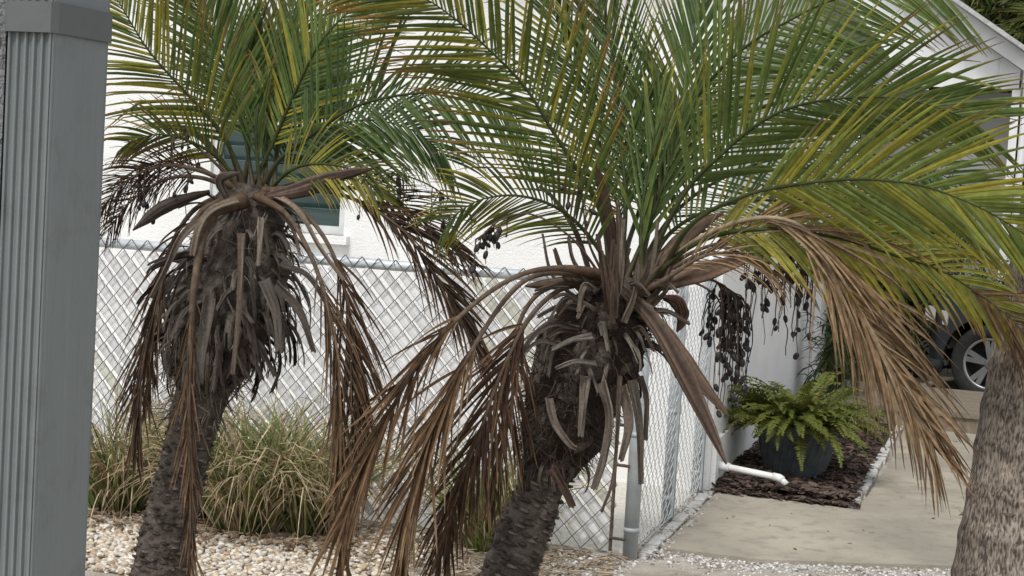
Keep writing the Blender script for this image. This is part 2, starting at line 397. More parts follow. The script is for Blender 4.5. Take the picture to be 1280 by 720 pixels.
while z < WZ1-.06:
    if not 1.80 < z < 1.945:
        mb = MB(); c = W((WA0+WA1)/2, HB+.07, z+.045)
        mb.box(c, EX*((WA1-WA0)/2-.05), (EY*.03+UP*.045)*.04, (UP*.050-EY*.022)); mb.build('louvre', 'jalousie', wo)
    z += .086
# pvc drain
p0 = W(HA-.05, HB+.22, .0); d0 = on_a(885, 581, HA+.02)
pp = [W(HA-.04, 1.92, .155), pix(905, 583, 8.63), pix(972, 597, 8.50), pix(976, 599, 8.49), pix(983, 606, 8.47)]
pipe = MB(); pipe.tube(pp, .019, 14); po = pipe.build('drain_pipe', 'pvc', smooth=True); tag(po, 'white plastic drain pipe sticking out over the mulch', 'pipe')
ORG[po.name] = Vector()
mb = MB(); mb.tube([pix(896, 581.2, 8.64), pix(912, 584.4, 8.61)], .025, 14); mb.build('coupling', 'pvc', po, smooth=True)
mb = MB(); mb.tube([pix(966, 595.7, 8.51), pix(974, 597.6, 8.495), pix(978, 600.5, 8.485)], .0235, 14); mb.build('elbow', 'pvc', po, smooth=True)

# ------------------------------------------------------------------ fences
DW, DH = .087, .0945
def chain(p0, dv, width, z0, rows, name, m, parent, r=.0024, seed=0):
    q = random.Random(seed); nv = dv.cross(UP); mb = MB(); half = DW/2; n = int(width/half)
    for i in range(n):
        pts = []
        for k in range(rows*2+1):
            x = (i+(k+i) % 2)*half; off = .004*(1 if (k+i) % 2 else -1)
            wob = .006*noise.noise(Vector((x*3, k*.3, seed)))
            pts.append(p0+dv*(x+wob)+nv*(off+.01*noise.noise(Vector((x*1.5, k*.15, seed+9))))+UP*(z0+k*DH/2+wob))
        mb.tube(pts, r, 5)
    o = mb.build(name, m, parent); o['kind'] = 'stuff'; return o
FW = 3.35; FH = 1.23
front = empty('chain_link_fence', W(-FW, 0, 0), 'chain link fence with white diagonal slats and galvanised top rail', 'fence')
mb = MB(); mb.tube([W(-FW-.1, .0, FH+.002), W(-2.2, 0, FH), W(-1.2, .0, FH-.004), W(-.02, 0, FH)], .025, 14); mb.build('top_rail', 'galvanised', front, smooth=True)
chain(W(-FW, -.030, 0), EX, FW-.07, .030, 13, 'wire_mesh', 'wire', front, r=.0025, seed=1)
q = random.Random(5); half = DW/2; nl = int((FW-.07)/half)+26
dslat = (EX*half-UP*DH/2).normalized(); wsl = (EX*(1/half)+UP*(2/DH)).normalized()
for c in range(1, nl, 2):
    # lane: x/half + (z-z0)/(DH/2) = c
    zt, zb = FH-.022-q.uniform(.0, .02), .05+q.uniform(0, .035)
    def at(z): return (c-(z-.030)/(DH/2))*half
    if at(zt) < 0.01: zt = .030+c*DH/2-.01
    if at(zb) > FW-.085: zb = .030+(c-(FW-.085)/half)*DH/2
    if zt-zb < .06: continue
    P0 = W(-FW+at(zt), -.012, zt); P1 = W(-FW+at(zb), -.012, zb)
    off = wsl*q.uniform(-.003, .003); tw = q.uniform(-.10, .10); n0 = (EY*-1+wsl*tw).normalized(); wv = (wsl-n0*wsl.dot(n0)).normalized()*.0255
    mb = MB(); vs = []
    ns = 10
    for k in range(ns+1):
        t = k/ns; p = P0.lerp(P1, t)+off
        br = .0035*math.sin(t*(P1-P0).length/.066*math.pi+c)          # woven in and out
        e_ = 1 if 0 < k < ns else .8
        for u, h in ((-1, -.004), (-.8, .0), (0, .0025), (.8, 0), (1, -.004)): vs.append(p+wv*u*e_+n0*(h+br))
    fs = [(k*5+j, k*5+j+1, k*5+j+6, k*5+j+5) for k in range(ns) for j in range(4)]
    m_ = len(vs); vs += [v-n0*.002 for v in vs]; fs += [tuple(i+m_ for i in reversed(f)) for f in fs]
    for k in range(ns):
        fs += [(k*5, k*5+5, k*5+5+m_, k*5+m_), (k*5+4, k*5+4+m_, k*5+9+m_, k*5+9)]
    mb.add(vs, fs); so_ = mb.build('slat', 'slat_cream' if q.random() < .12 else 'slat_white', front, smooth=False)
mb = MB(); mb.tube([W(-.085, -.03, .03), W(-.085, -.03, FH-.03)], .008, 6); mb.build('tension_bar', 'rust', front)
for z in (.09, .42, .60, .95):
    mb = MB(); mb.tube([W(-.09, -.034, z), W(-.045, -.036, z), W(-.02, -.035, z-.002)], .008, 6); mb.build('brace_band', 'rust', front)

side = empty('chain_link_fence', W(0, 0, 0), 'bare chain link side fence beside the concrete driveway', 'fence')
for b, r, top in ((.0, .034, 1.28), (.82, .032, 1.28), (1.60, .032, 1.28)):
    mb = MB(); mb.tube([W(0, b, -.05), W(0, b, top-.03)], r, 18); po_ = mb.build('post', 'post_steel', side, smooth=True)
    mb = MB(); mb.tube([W(0, b, top-.031), W(0, b, top), W(0, b, top+.025), W(0, b, top+.04)], [r+.004, r+.005, r*.7, .006], 18); mb.build('post_cap', 'galvanised', po_, smooth=True)
    for z in (.12, .55, 1.0):
        mb = MB(); mb.tube([W(0, b, z), W(0, b, z+.022)], r+.002, 18); mb.build('brace_band', 'post_steel', po_, smooth=True)
for b0, b1, sd_ in ((.035, .785, 3), (.855, 1.565, 4)):
    mb = MB(); mb.tube([W(0, b0, FH), W(0, b1, FH)], .018, 12); mb.build('top_rail', 'galvanised', side, smooth=True)
    chain(W(.022, b0, 0), EY, b1-b0, .04, 12, 'wire_mesh', 'bright_wire', side, .0021, sd_)
    mb = MB(); mb.tube([W(.028, b1-.01, .04), W(.028, b1-.01, 1.2)], .006, 6); mb.build('tension_bar', 'galvanised', side)
mb = MB(); mb.tube([W(.03, .03, .05), W(.03, .78, .05)], .003, 5); mb.build('tension_wire', 'galvanised', side)

# ------------------------------------------------------------------ near downspout and wall
SD = 1.30; PXM = SD/FPX
P_hi, P_lo = pix(143, 0, SD), pix(98, 720, SD)
ax = (P_hi-P_lo); ax = Vector((ax.x, 0, ax.z)).normalized()
base = P_lo + ax*((0-P_lo.z)/ax.z); top = P_lo+ax*((2.75-P_lo.z)/ax.z)
prof = [(-116, -150), (-116, -18)]
for i in range(41):
    t = i/40; prof.append((-114+t*52, -16+t*16+3.2*math.cos(t*10.2*math.pi)))
for i in range(1, 8):
    t = i/7; prof.append((-62+t*6, -1+3.2*math.sin(t*3.1)-4*t))
prof += [(-54, -7), (-28, -52), (-7, -95), (-2, -104), (0, -114), (-3, -150)]
def extr(prof, z0, z1, grow=0, close=True):
    mb = MB(); n = len(prof); vs = []
    for z in (z0, z1):
        p = base+ax*(z/ax.z)
        for u, v in prof: vs.append(p+Vector((((-380+u)*(1-v/FPX)+380)*PXM, -v*PXM, 0)))
    mb.add(vs, [(i, (i+1) % n, (i+1) % n+n, i+n) for i in range(n if close else n-1)])
    return mb
ds = extr(prof, 0, 2.72).build('downspout', 'spout', origin=base); tag(ds, 'ribbed metal downspout in shade-toned grey held by a flat strap, beside rough wall', 'downspout')
zs = pix(80, 27, SD).z
st = [(-119, -60), (-119, -22), (-116, -10), (-63, 4.5), (-54.5, -3), (-26.5, -50), (-5, -93), (0.5, -104), (1.5, -116)]
m1 = extr(st, zs-.0125, zs+.0125, close=False); sto = m1.build('strap', 'strap', ds)
sm = sto.modifiers.new('thick', 'SOLIDIFY'); sm.thickness = .0015; sm.offset = 1
def on_face(x, y, dv, r, name, m, sx=1):
    # a small bump on the smooth face: depth follows the face
    u = x-(139+(104-139)*y/720)
    v = -7+(u+60)*(-97/58) if u > -60 else 0
    p = pix(x, y, SD-(v+dv)*PXM); mb = MB()
    f = Vector((.85, -.52, 0)).normalized()
    mb.tube([p-f*.002, p+f*.0006, p+f*.0012], [r, r, r*.5], 8); return mb.build(name, m, ds if name != 'screw' else sto)
on_face(122, 34, 3, .0024, 'screw', 'chip'); on_face(76, 667, 1, .0014, 'paint_chip', 'chip'); on_face(71.5, 62, 1, .0022, 'paint_chip', 'chip'); on_face(111, 99, 1, .0009, 'paint_chip', 'chip')
mb = MB()
pr = [(-150, -152), (-119, -152), (-119, -600), (-2600, -600), (-2600, -152)]
nw = extr([(-2600, -44), (-129, -44), (-121, -52), (-121, -112), (-2600, -112)], 0, 2.9).build('near_wall', 'near_stucco', origin=base)
tag(nw, 'rough grey stucco wall edge behind the downspout', 'wall')

# ------------------------------------------------------------------ palms
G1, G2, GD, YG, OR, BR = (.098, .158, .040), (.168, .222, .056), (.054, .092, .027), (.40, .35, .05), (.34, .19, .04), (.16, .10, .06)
DB1, DB2, DB3 = (.110, .066, .038), (.235, .150, .086), (.35, .255, .155)
def frond(palm, ctrl, seed, n=46, L=.34, wd=.0075, ang=(62, 22), plane=25, droop=.25, t0=.16, cols=(G1, G2), tip=(YG, .75), tipend=BR,
          r0=.0095, dead=False, Lend=.5, side_only=None, lift=.12, rach=None, yel=0.0, name=None, twist=.6):
    q = random.Random(seed)
    if dead: wd *= .52; n = int(n*1.4)
    else:
        wd *= .49; n = int(n*1.15); r0 *= .78; twist = .38; t0 = max(t0, .24)
        if palm.name.startswith('date'): x_, y_, z_ = ctrl[0]; ctrl = [(x_+q.uniform(-20, 20), y_+q.uniform(8, 34), z_*.5+q.uniform(-.05, .03))]+ctrl[1:]
    D = palm['base_depth']
    pts, LT = spline([pix(x, y, D+dz) for x, y, dz in ctrl], 48)
    mb = MB(); rc = rach or ((.075, .095, .032) if not dead else (.15, .11, .08))
    m = len(pts)
    rad = [max(.0016, r0*(1-i/(m-1))**.8*(1+.9*max(0, 1-i/7))) for i in range(m)]
    mb.tube(pts, rad, 6, col=[mix3((.11, .074, .05), mix3(rc, tuple(v*.8 for v in rc), math.sin(i*.9)*.5+.5), (i-3)/7) for i in range(m)])
    fo = mb.build(name or ('dead_frond' if dead else 'frond'), 'deadleaf' if dead else 'leaf', palm, smooth=True, tint=True)
    lb = MB(); pa = R(plane)
    def samp(t):
        x = min(max(t, 0), .999)*(m-1); k = int(x); f = x-k
        p = pts[k].lerp(pts[k+1], f); T = (pts[min(k+2, m-1)]-pts[max(k-1, 0)]).normalized(); return p, T
    K = 6
    for i in range(n):
        for sd_ in (-1, 1):
            if side_only and sd_ != side_only: continue
            t = t0+(1-t0)*((i+q.uniform(-.3, .3)+(.25 if sd_ > 0 else 0))/n)
            if q.random() < (.10 if dead else .035): continue
            p, T = samp(t); v = (p-CAM).normalized()
            ip = T.cross(v).normalized(); dv = (v-T*v.dot(T)).normalized()
            lat = ip*math.cos(pa)+dv*math.sin(pa); N = lat.cross(T).normalized()
            if N.z < 0: N = -N
            u = (t-t0)/(1-t0)
            Ln = L*min(1, .55+u*3.0)*(1-(1-Lend)*max(0, (u-.35)/.65)**1.2)*q.uniform(.92, 1.06)
            th = R(ang[0]+(ang[1]-ang[0])*u+q.gauss(0, 2.2 if not dead else 7))
            d = (T*math.cos(th)+lat*sd_*math.sin(th)+N*(lift+q.gauss(0, .045 if not dead else .09))).normalized()
            tw = q.gauss(0, twist); vs = []; cs = []; pos = p.copy()
            base = mix3(cols[0], cols[1], q.random()); br = q.uniform(.78, 1.2); base = tuple(c*br for c in base)
            if yel and q.random() < yel: base = mix3(base, YG, q.uniform(.4, .9))
            td = tip[1]+q.gauss(0, .08); cr = q.gauss(0, .25) if dead else q.gauss(0, .05)
            wj = wd*q.uniform(.75, 1.2); te = q.uniform(.80, .98); kk = q.randint(2, 5) if q.random() < .07 else 99
            for k in range(K+1):
                s = k/K
                wl = d.cross(N)
                if wl.length < .05: wl = d.orthogonal()
                wl.normalize(); nn = wl.cross(d).normalized()
                a_ = tw*(.5+s)+cr*s*3
                wl2 = wl*math.cos(a_)+nn*math.sin(a_); n2 = wl2.cross(d)
                ww = wj*(.45+.55*min(1, s*5))*(1-max(0, (s-.35)/.65)**1.6)+.0006
                fold = (.35 if not dead else .75)*ww
                vs += [pos-wl2*ww, pos-n2*fold, pos+wl2*ww]
                c = base
                if s > td: c = mix3(base, tip[0], (s-td)/max(.12, (1-td)*.6))
                if s > te and tipend: c = mix3(c, tipend, .8)
                cs += [c, tuple(x*.85 for x in c), c]
                pos = pos+d*Ln/K
                d = (d-UP*droop*(.35+s)*(1/K)*2.2-UP*(.55 if k == kk else 0)).normalized()
            fs = [(k*3+j, k*3+j+1, k*3+j+4, k*3+j+3) for k in range(K) for j in (0, 1)]
            lb.add(vs, fs, cs)
    o = lb.build('leaflets', 'deadleaf' if dead else 'leaf', fo, tint=True); o['kind'] = 'stuff'
    return fo

def spathe(palm, ctrl, wmax, seed, col=(.14, .095, .07), vdepth=.3, face=0, blunt=.35):
    q = random.Random(seed); D = palm['base_depth']; pts, LT = spline([pix(x, y, D+dz) for x, y, dz in ctrl], 22); m = len(pts)
    mb = MB(); vs = []; cs = []
    for i, p in enumerate(pts):
        t = i/(m-1); T = (pts[min(i+1, m-1)]-pts[max(i-1, 0)]).normalized(); v = (p-CAM).normalized()
        ip = T.cross(v).normalized(); dv = ip.cross(T).normalized()
        a = R(face)+.5*math.sin(t*2+seed); wv = ip*math.cos(a)+dv*math.sin(a); nn = wv.cross(T)
        ww = .72*wmax*(1+.22*noise.noise(Vector((t*6, seed, 1))))*(blunt+(1-blunt)*math.sin(min(1, t*1.9)*math.pi/2))*(1-max(0, (t-.45)/.55)**2.2)+.001
        for u in (-1, -.82, -.6, -.4, -.2, 0, .2, .4, .6, .82, 1):
            vs.append(p+wv*u*ww+nn*(vdepth*ww*(abs(u)**1.3))+nn*ww*.12*noise.noise(Vector((u*4, t*2, seed+3)))); st = .78+1.2*noise.noise(Vector((u*9, t*1.3, seed)))+.25*noise.noise(Vector((u*3, t*9, seed)))
            cs.append(tuple(c*max(.4, st) for c in col))
    fs = [(i*11+j, i*11+j+1, i*11+j+12, i*11+j+11) for i in range(m-1) for j in range(10)]
    mb.add(vs, fs, cs); o = mb.build('spathe', 'spathe', palm, smooth=True, tint=True)
    s = o.modifiers.new('thick', 'SOLIDIFY'); s.thickness = .003
    return o

def strap_strip(palm, ctrl, wpx, seed, col, name='petiole'):
    D = palm['base_depth']; q = random.Random(seed); pts, LT = spline([pix(x, y, D+dz) for x, y, dz in ctrl], 14); m = len(pts); mb = MB(); vs = []; cs = []
    wm = wpx/2*D/FPX*.78; US = (-1, -.6, -.2, .2, .6, 1)
    for i, p in enumerate(pts):
        t = i/(m-1); T = (pts[min(i+1, m-1)]-pts[max(i-1, 0)]).normalized(); v = (p-CAM).normalized(); ip = T.cross(v).normalized(); dv = ip.cross(T)
        a = .7*math.sin(seed+t*2.5); wv = ip*math.cos(a)+dv*math.sin(a); nn = wv.cross(T); ww = wm*(1.2-.5*t)*(1+.12*noise.noise(Vector((t*7, seed, 0))))
        for u in US:
            e_ = T*ww*1.6*noise.noise(Vector((u*3, seed, 5))) if i == m-1 else Vector()
            vs.append(p+wv*u*ww+nn*(.45*ww*(1-abs(u)))+e_); cs.append(tuple(.74*c*(.85+.95*noise.noise(Vector((u*5, t*2.2, seed)))) for c in col))
    mb.add(vs, [(i*6+j, i*6+j+1, i*6+j+7, i*6+j+6) for i in range(m-1) for j in range(5)], cs)
    o = mb.build(name, 'husk', palm, tint=True); s = o.modifiers.new('thick', 'SOLIDIFY'); s.thickness = .004
    return o

# fruit: one shared mesh
fm = MB(); fm.add([(v[0]*.0078, v[1]*.0070, v[2]*.0128-.0128) for v in ICO2_V.tolist()], ICO2_F)
FRUIT = fm.build('fruit', 'fruit', smooth=True, local=True)
def bunch(palm, stalk, seed, n, lpx, fruits, t=(.5, 1), spread=.05, r=.006, col=(.10, .07, .05), strand_col=(.07, .05, .04), wig=1.3, fsc=.86):
    q = random.Random(seed); D = palm['base_depth']
    pts, LT = spline([pix(x, y, D+dz) for x, y, dz in stalk], 24); m = len(pts)
    mb = MB(); mb.tube(pts, [max(.0022, r*(1-.7*i/(m-1))) for i in range(m)], 6, col=col); bo = mb.build('fruit_stalk', 'husk', palm, smooth=True, tint=True)
    sb = MB(); spots = []
    for i in range(n):
        u = t[0]+(t[1]-t[0])*q.random(); p = pts[min(m-1, int(u*(m-1)))].copy()
        T = (pts[-1]-pts[-4]).normalized()
        Ln = q.uniform(*lpx)*D/FPX; k = 12; a = q.uniform(0, 6.28)
        d = (T*.6+Vector((math.cos(a), math.sin(a), q.uniform(-.3, .4)))*q.uniform(.5, 1)).normalized()
        P = [p.copy()]; 
        hz = spread*q.uniform(.2, 1.2)
        for j in range(k):
            st = Ln/k
            d = (d+Vector((q.gauss(0, .25*wig), q.gauss(0, .25*wig), q.gauss(0, .1)))-UP*(.5 if j*st > hz*.5 else .25)).normalized()
            if (p-P[0]).length > hz: d = Vector((d.x*.5, d.y*.5, d.z)).normalized()
            p = p+d*st; P.append(p.copy())
        sb.tube(P, [.0021-.001*j/k for j in range(k+1)], 4, col=mix3(tuple(c*.7 for c in strand_col), tuple(c*1.4 for c in strand_col), q.random()))
        nf = q.randint(*fruits)
        for f in range(nf):
            j = q.randint(2, k); spots.append(P[j].lerp(P[j-1], q.random()))
    o = sb.build('strands', 'husk', bo, tint=True); o['kind'] = 'stuff'
    for p in spots:
        M = Matrix.Translation(p) @ Matrix.Rotation(q.uniform(0, 6.28), 4, 'Z') @ Matrix.Rotation(abs(q.gauss(0, .55)), 4, 'X') @ Matrix.Scale(fsc*q.choice((.45, .75, .9, 1.0, 1.1)), 4)
        inst('fruit', FRUIT, bo, M)
    return bo

# shared curled leaf-base meshes: start at the origin, leave along +X and curl down
BOOTS = []
for k in range(14):
    q = random.Random(100+k); mb = MB(); p = Vector((0, 0, 0)); d = Vector((1, 0, q.uniform(.1, .6))).normalized(); Ln = q.uniform(.10, .21); vs = []; cs = []; ns = 9; US = (-1, -.6, -.25, .1, .45, .75, 1); nu = len(US)
    c0 = mix3((.04, .032, .026), (.165, .140, .118), q.random()**1.2); w0 = q.uniform(.0045, .0115); roll = q.uniform(-1.1, 1.1); cu = q.uniform(.22, .5); sp_ = q.choice((1, 2, 3, 4))
    for i in range(ns+1):
        t = i/ns; wv = Vector((0, 1, 0)); nn = wv.cross(d).normalized(); a = roll*t; wv2 = wv*math.cos(a)+nn*math.sin(a); n2 = wv2.cross(d)
        ww = w0*(1.35-.6*t)*(1+.2*noise.noise(Vector((t*6, k*3.1, 0))))
        for j, u in enumerate(US):
            rag = d*Ln*.16*noise.noise(Vector((u*4, k*1.7, 2))) if i == ns else Vector()
            splt = wv2*ww*(.35 if j >= sp_ else -.35)*max(0, t-.6)*2
            vs.append(p+wv2*u*ww-n2*(.5*ww*(1-u*u))+rag+splt+n2*ww*.2*noise.noise(Vector((u*5, t*4, k))))
            cs.append(mix3((0, 0, 0), c0, max(.2, .8+.9*noise.noise(Vector((u*5, t*2.5, k*2.3)))))); cs[-1] = tuple(min(.4, x) for x in cs[-1])
        p = p+d*Ln/ns; d = (d-UP*cu*(1.2-.5*t)+Vector((0, q.gauss(0, .08), q.gauss(0, .05)))).normalized()
    fs = [(i*nu+j, i*nu+j+1, i*nu+j+nu+1, i*nu+j+nu) for i in range(ns) for j in range(nu-1) if not (i >= ns-3 and j == sp_-1)]
    m_ = len(vs); vs2 = [v+Vector((0, 0, -.003)) for v in vs]; fs2 = [tuple(x+m_ for x in reversed(f)) for f in fs]
    mb.add(vs+vs2, fs+fs2, cs+cs); BOOTS.append(mb.build('leaf_base', 'husk', tint=True, local=True))
# shared knobs for the trunk
SCARS = []
for k in range(5):
    q = random.Random(200+k); mb = MB(); c = mix3((.045, .036, .03), (.15, .125, .105), q.random()); vs = []; w_ = .018*q.uniform(.8, 1.2); h = .010*q.uniform(.8, 1.3); o_ = .016*q.uniform(.7, 1.5)
    ring = [(-1, 0), (-.5, -.8), (.5, -.8), (1, 0), (.4, .8), (-.4, .8)]
    for sc, x in ((1.25, -.012), (1.0, o_*.6), (.62, o_)):
        for u, v in ring: vs.append((x+q.uniform(-.003, .003), u*w_*sc+q.uniform(-.002, .002), v*h*sc+x*.35+q.uniform(-.002, .002)))
    fs = [(i*6+j, i*6+(j+1) % 6, (i+1)*6+(j+1) % 6, (i+1)*6+j) for i in range(2) for j in range(6)]+[tuple(12+j for j in range(6))]
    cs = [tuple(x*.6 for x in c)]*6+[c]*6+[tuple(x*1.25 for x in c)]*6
    mb.add(vs, fs, cs); SCARS.append(mb.build('leaf_scar', 'husk', tint=True, local=True))

def trunk_path(palm, prof, n):
    D = palm['base_depth']; pts, LT = spline([pix(x, y, D) for x, y, r in prof], n)
    # radius by interpolation along pixel order
    src = [pix(x, y, D) for x, y, r in prof]; acc = [0]
    for i in range(1, len(src)): acc.append(acc[-1]+(src[i]-src[i-1]).length)
    rr = [r*D/FPX for _, _, r in prof]
    rad = [float(np.interp(LT*i/n, np.array(acc)*LT/acc[-1], rr)) for i in range(n+1)]
    return pts, rad, LT
def rough_tube(pts, rad, n, amp, fr, ringamp=0, ringf=0, seed=0, zs=1):
    mb = MB(); mb.tube(pts, rad, n); V = []; m = len(pts)
    for i in range(m):
        c = pts[i]
        for k in range(n):
            v = Vector(mb.v[i*n+k]); d = v-c; q_ = Vector((v.x*fr, v.y*fr, v.z*fr*zs+seed))
            s = 1+amp*noise.noise(q_)+amp*.6*noise.noise(q_*2.7)+ringamp*math.sin(i*ringf+noise.noise(v*8)*3)
            V.append(tuple(c+d*s))
    mb.v = V+mb.v[len(V):]; return mb

# ---- palm A: upright, shaggy skirt
D1 = 4.3
q = random.Random(1)
bA = pix(172, 946, D1); bA.z = 0
pa = empty('date_palm', bA, 'date palm with shaggy grey skirt of old leaf bases, before the window', 'palm tree', 'date palms')
pa['base_depth'] = D1
profA = [(168, 960, 40), (180, 850, 38), (196, 740, 36), (206, 690, 34), (222, 610, 30), (238, 545, 29), (252, 490, 34), (266, 445, 50), (284, 385, 66), (298, 320, 62), (308, 270, 48), (315, 232, 32)]
pts, rad, LT = trunk_path(pa, profA, 110)
rough_tube(pts, rad, 36, .10, 22, .0, 0, 1).build('trunk', 'palm_bark', pa, smooth=True)
def scars(palm, pts, rad, i0, i1, step, per, seed):
    q = random.Random(seed); k = 0
    for i in range(i0, i1, step):
        T = (pts[i+1]-pts[i-1]).normalized(); u = T.cross(Vector((0, 1, 0))).normalized(); v = T.cross(u)
        for j in range(per):
            a = 2*math.pi*(j+.5*(k % 2)+q.uniform(-.15, .15))/per; x = u*math.cos(a)+v*math.sin(a)
            if x.dot((CAM-pts[i]).normalized()) < -.35: continue
            y = T.cross(x); M = Matrix((( x.x, y.x, T.x, 0), (x.y, y.y, T.y, 0), (x.z, y.z, T.z, 0), (0, 0, 0, 1)))
            M = Matrix.Translation(pts[i]+x*rad[i]*.95+T*q.uniform(-.008, .008)) @ M @ Matrix.Diagonal((q.uniform(.35, 1.0), q.uniform(.6, 1.0), q.uniform(.35, .65), 1))
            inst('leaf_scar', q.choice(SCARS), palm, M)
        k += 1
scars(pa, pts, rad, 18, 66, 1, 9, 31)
def boots(palm, pts, rad, rows, seed, tilt, lean=0):
    q = random.Random(seed)
    for t, per, sc, tl in rows:
        i = int(t*(len(pts)-1)); T = (pts[min(i+1, len(pts)-1)]-pts[i-1]).normalized()
        for j in range(per):
            a = 2*math.pi*(j+q.uniform(-.4, .4))/per; x = Vector((math.cos(a), math.sin(a), 0))
            if x.y > .45: continue
            p = pts[i]+x*rad[i]*q.uniform(.75, .97)+UP*q.uniform(-.015, .015)
            M = Matrix.Translation(p) @ Matrix.Rotation(a+q.gauss(0, .3), 4, 'Z') @ Matrix.Rotation(tl+q.gauss(0, .25), 4, 'Y') @ Matrix.Rotation(q.gauss(0, .3), 4, 'X') @ Matrix.Scale(sc*q.uniform(.75, 1.2), 4)
            inst('leaf_base', q.choice(BOOTS), palm, M)
boots(pa, pts, rad, [(.69, 22, .55, .9), (.71, 28, .65, .7), (.73, 32, .75, .5), (.75, 34, .85, .45), (.775, 34, .9, .35), (.80, 34, .92, .25), (.83, 32, .9, .2), (.86, 28, .85, .1), (.89, 24, .8, -.1), (.92, 20, .75, -.3), (.955, 14, .65, -.6)], 41, 0)
def fibres(palm, pts, rad, t0, t1, n, L, seed, cols, down=.5):
    q = random.Random(seed); mb = MB(); m = len(pts)-1
    for i in range(n):
        t = q.uniform(t0, t1); k = int(t*m); a = q.uniform(math.pi, 2*math.pi) if q.random() < .85 else q.uniform(0, 6.28); x = Vector((math.cos(a), math.sin(a), 0))
        p = pts[k]+x*rad[k]*.96; d = (x*.5+Vector((q.gauss(0, .6), q.gauss(0, .6), q.gauss(0, .7)-down))).normalized(); l = L*q.uniform(.4, 1.4); P = [p]
        for j in range(4): P.append(P[-1]+d*l/4); d = (d-UP*.18+Vector((q.gauss(0, .18), q.gauss(0, .18), q.gauss(0, .15)))).normalized()
        w_ = q.uniform(.0008, .0022); s = d.cross((p-CAM).normalized()).normalized(); c = mix3(cols[0], cols[1], q.random()**2)
        vs = []
        for j, pp_ in enumerate(P): ww = w_*(1-j/4.6); vs += [pp_-s*ww, pp_+s*ww]
        mb.add(vs, [(j*2, j*2+1, j*2+3, j*2+2) for j in range(4)], c)
    o = mb.build('fibre', 'husk', palm, tint=True); o['kind'] = 'stuff'; return o
fibres(pa, pts, rad, .60, .98, 800, .09, 51, ((.03, .024, .02), (.20, .16, .125)))

# ---- palm B: leaning, dark fibrous head
D2 = 3.8
bB = pix(540, 1085, D2); bB.z = 0
pb = empty('date_palm', bB, 'leaning date palm with dark fibrous head and black fruit beside the corner post', 'palm tree', 'date palms')
pb['base_depth'] = D2
profB = [(536, 1100, 36), (556, 980, 35), (582, 860, 34), (612, 770, 33), (634, 720, 32), (660, 650, 33), (676, 612, 27), (688, 580, 34), (700, 545, 48), (717, 495, 58), (738, 440, 62), (756, 400, 54), (770, 370, 40), (778, 345, 26)]
ptb, rdb, LB = trunk_path(pb, profB, 130)
rough_tube(ptb, rdb, 40, .10, 22, 0, 0, 2).build('trunk', 'palm_bark', pb, smooth=True)
ih = next(i for i in range(131) if ptb[i].z > pix(684, 592, D2).z)
mbh = rough_tube(ptb[ih:], [r*1.03 for r in rdb[ih:]], 48, .16, 16, 0, 0, 5); mbh.build('boot_head', 'boot_fibre', pb, smooth=True)
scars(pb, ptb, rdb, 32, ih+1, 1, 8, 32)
boots(pb, ptb, rdb, [(.86, 10, .65, .1), (.89, 14, .75, -.1), (.92, 16, .8, -.3), (.955, 14, .7, -.5)], 42, 0)
fibres(pb, ptb, rdb, .68, .99, 2000, .05, 52, ((.012, .009, .007), (.11, .08, .06)), .2)
q = random.Random(77)
for i in range(9):                                    # torn bark flaps at the foot of the head
    a = math.pi+math.pi*(i+.5)/9; x = Vector((math.cos(a), math.sin(a), 0)); j = ih+3
    M = Matrix.Translation(ptb[j]+x*rdb[j]*.9) @ Matrix.Rotation(a, 4, 'Z') @ Matrix.Rotation(1.0+q.gauss(0, .2), 4, 'Y') @ Matrix.Scale(q.uniform(.45, .75), 4)
    inst('bark_flap', q.choice(BOOTS), pb, M)

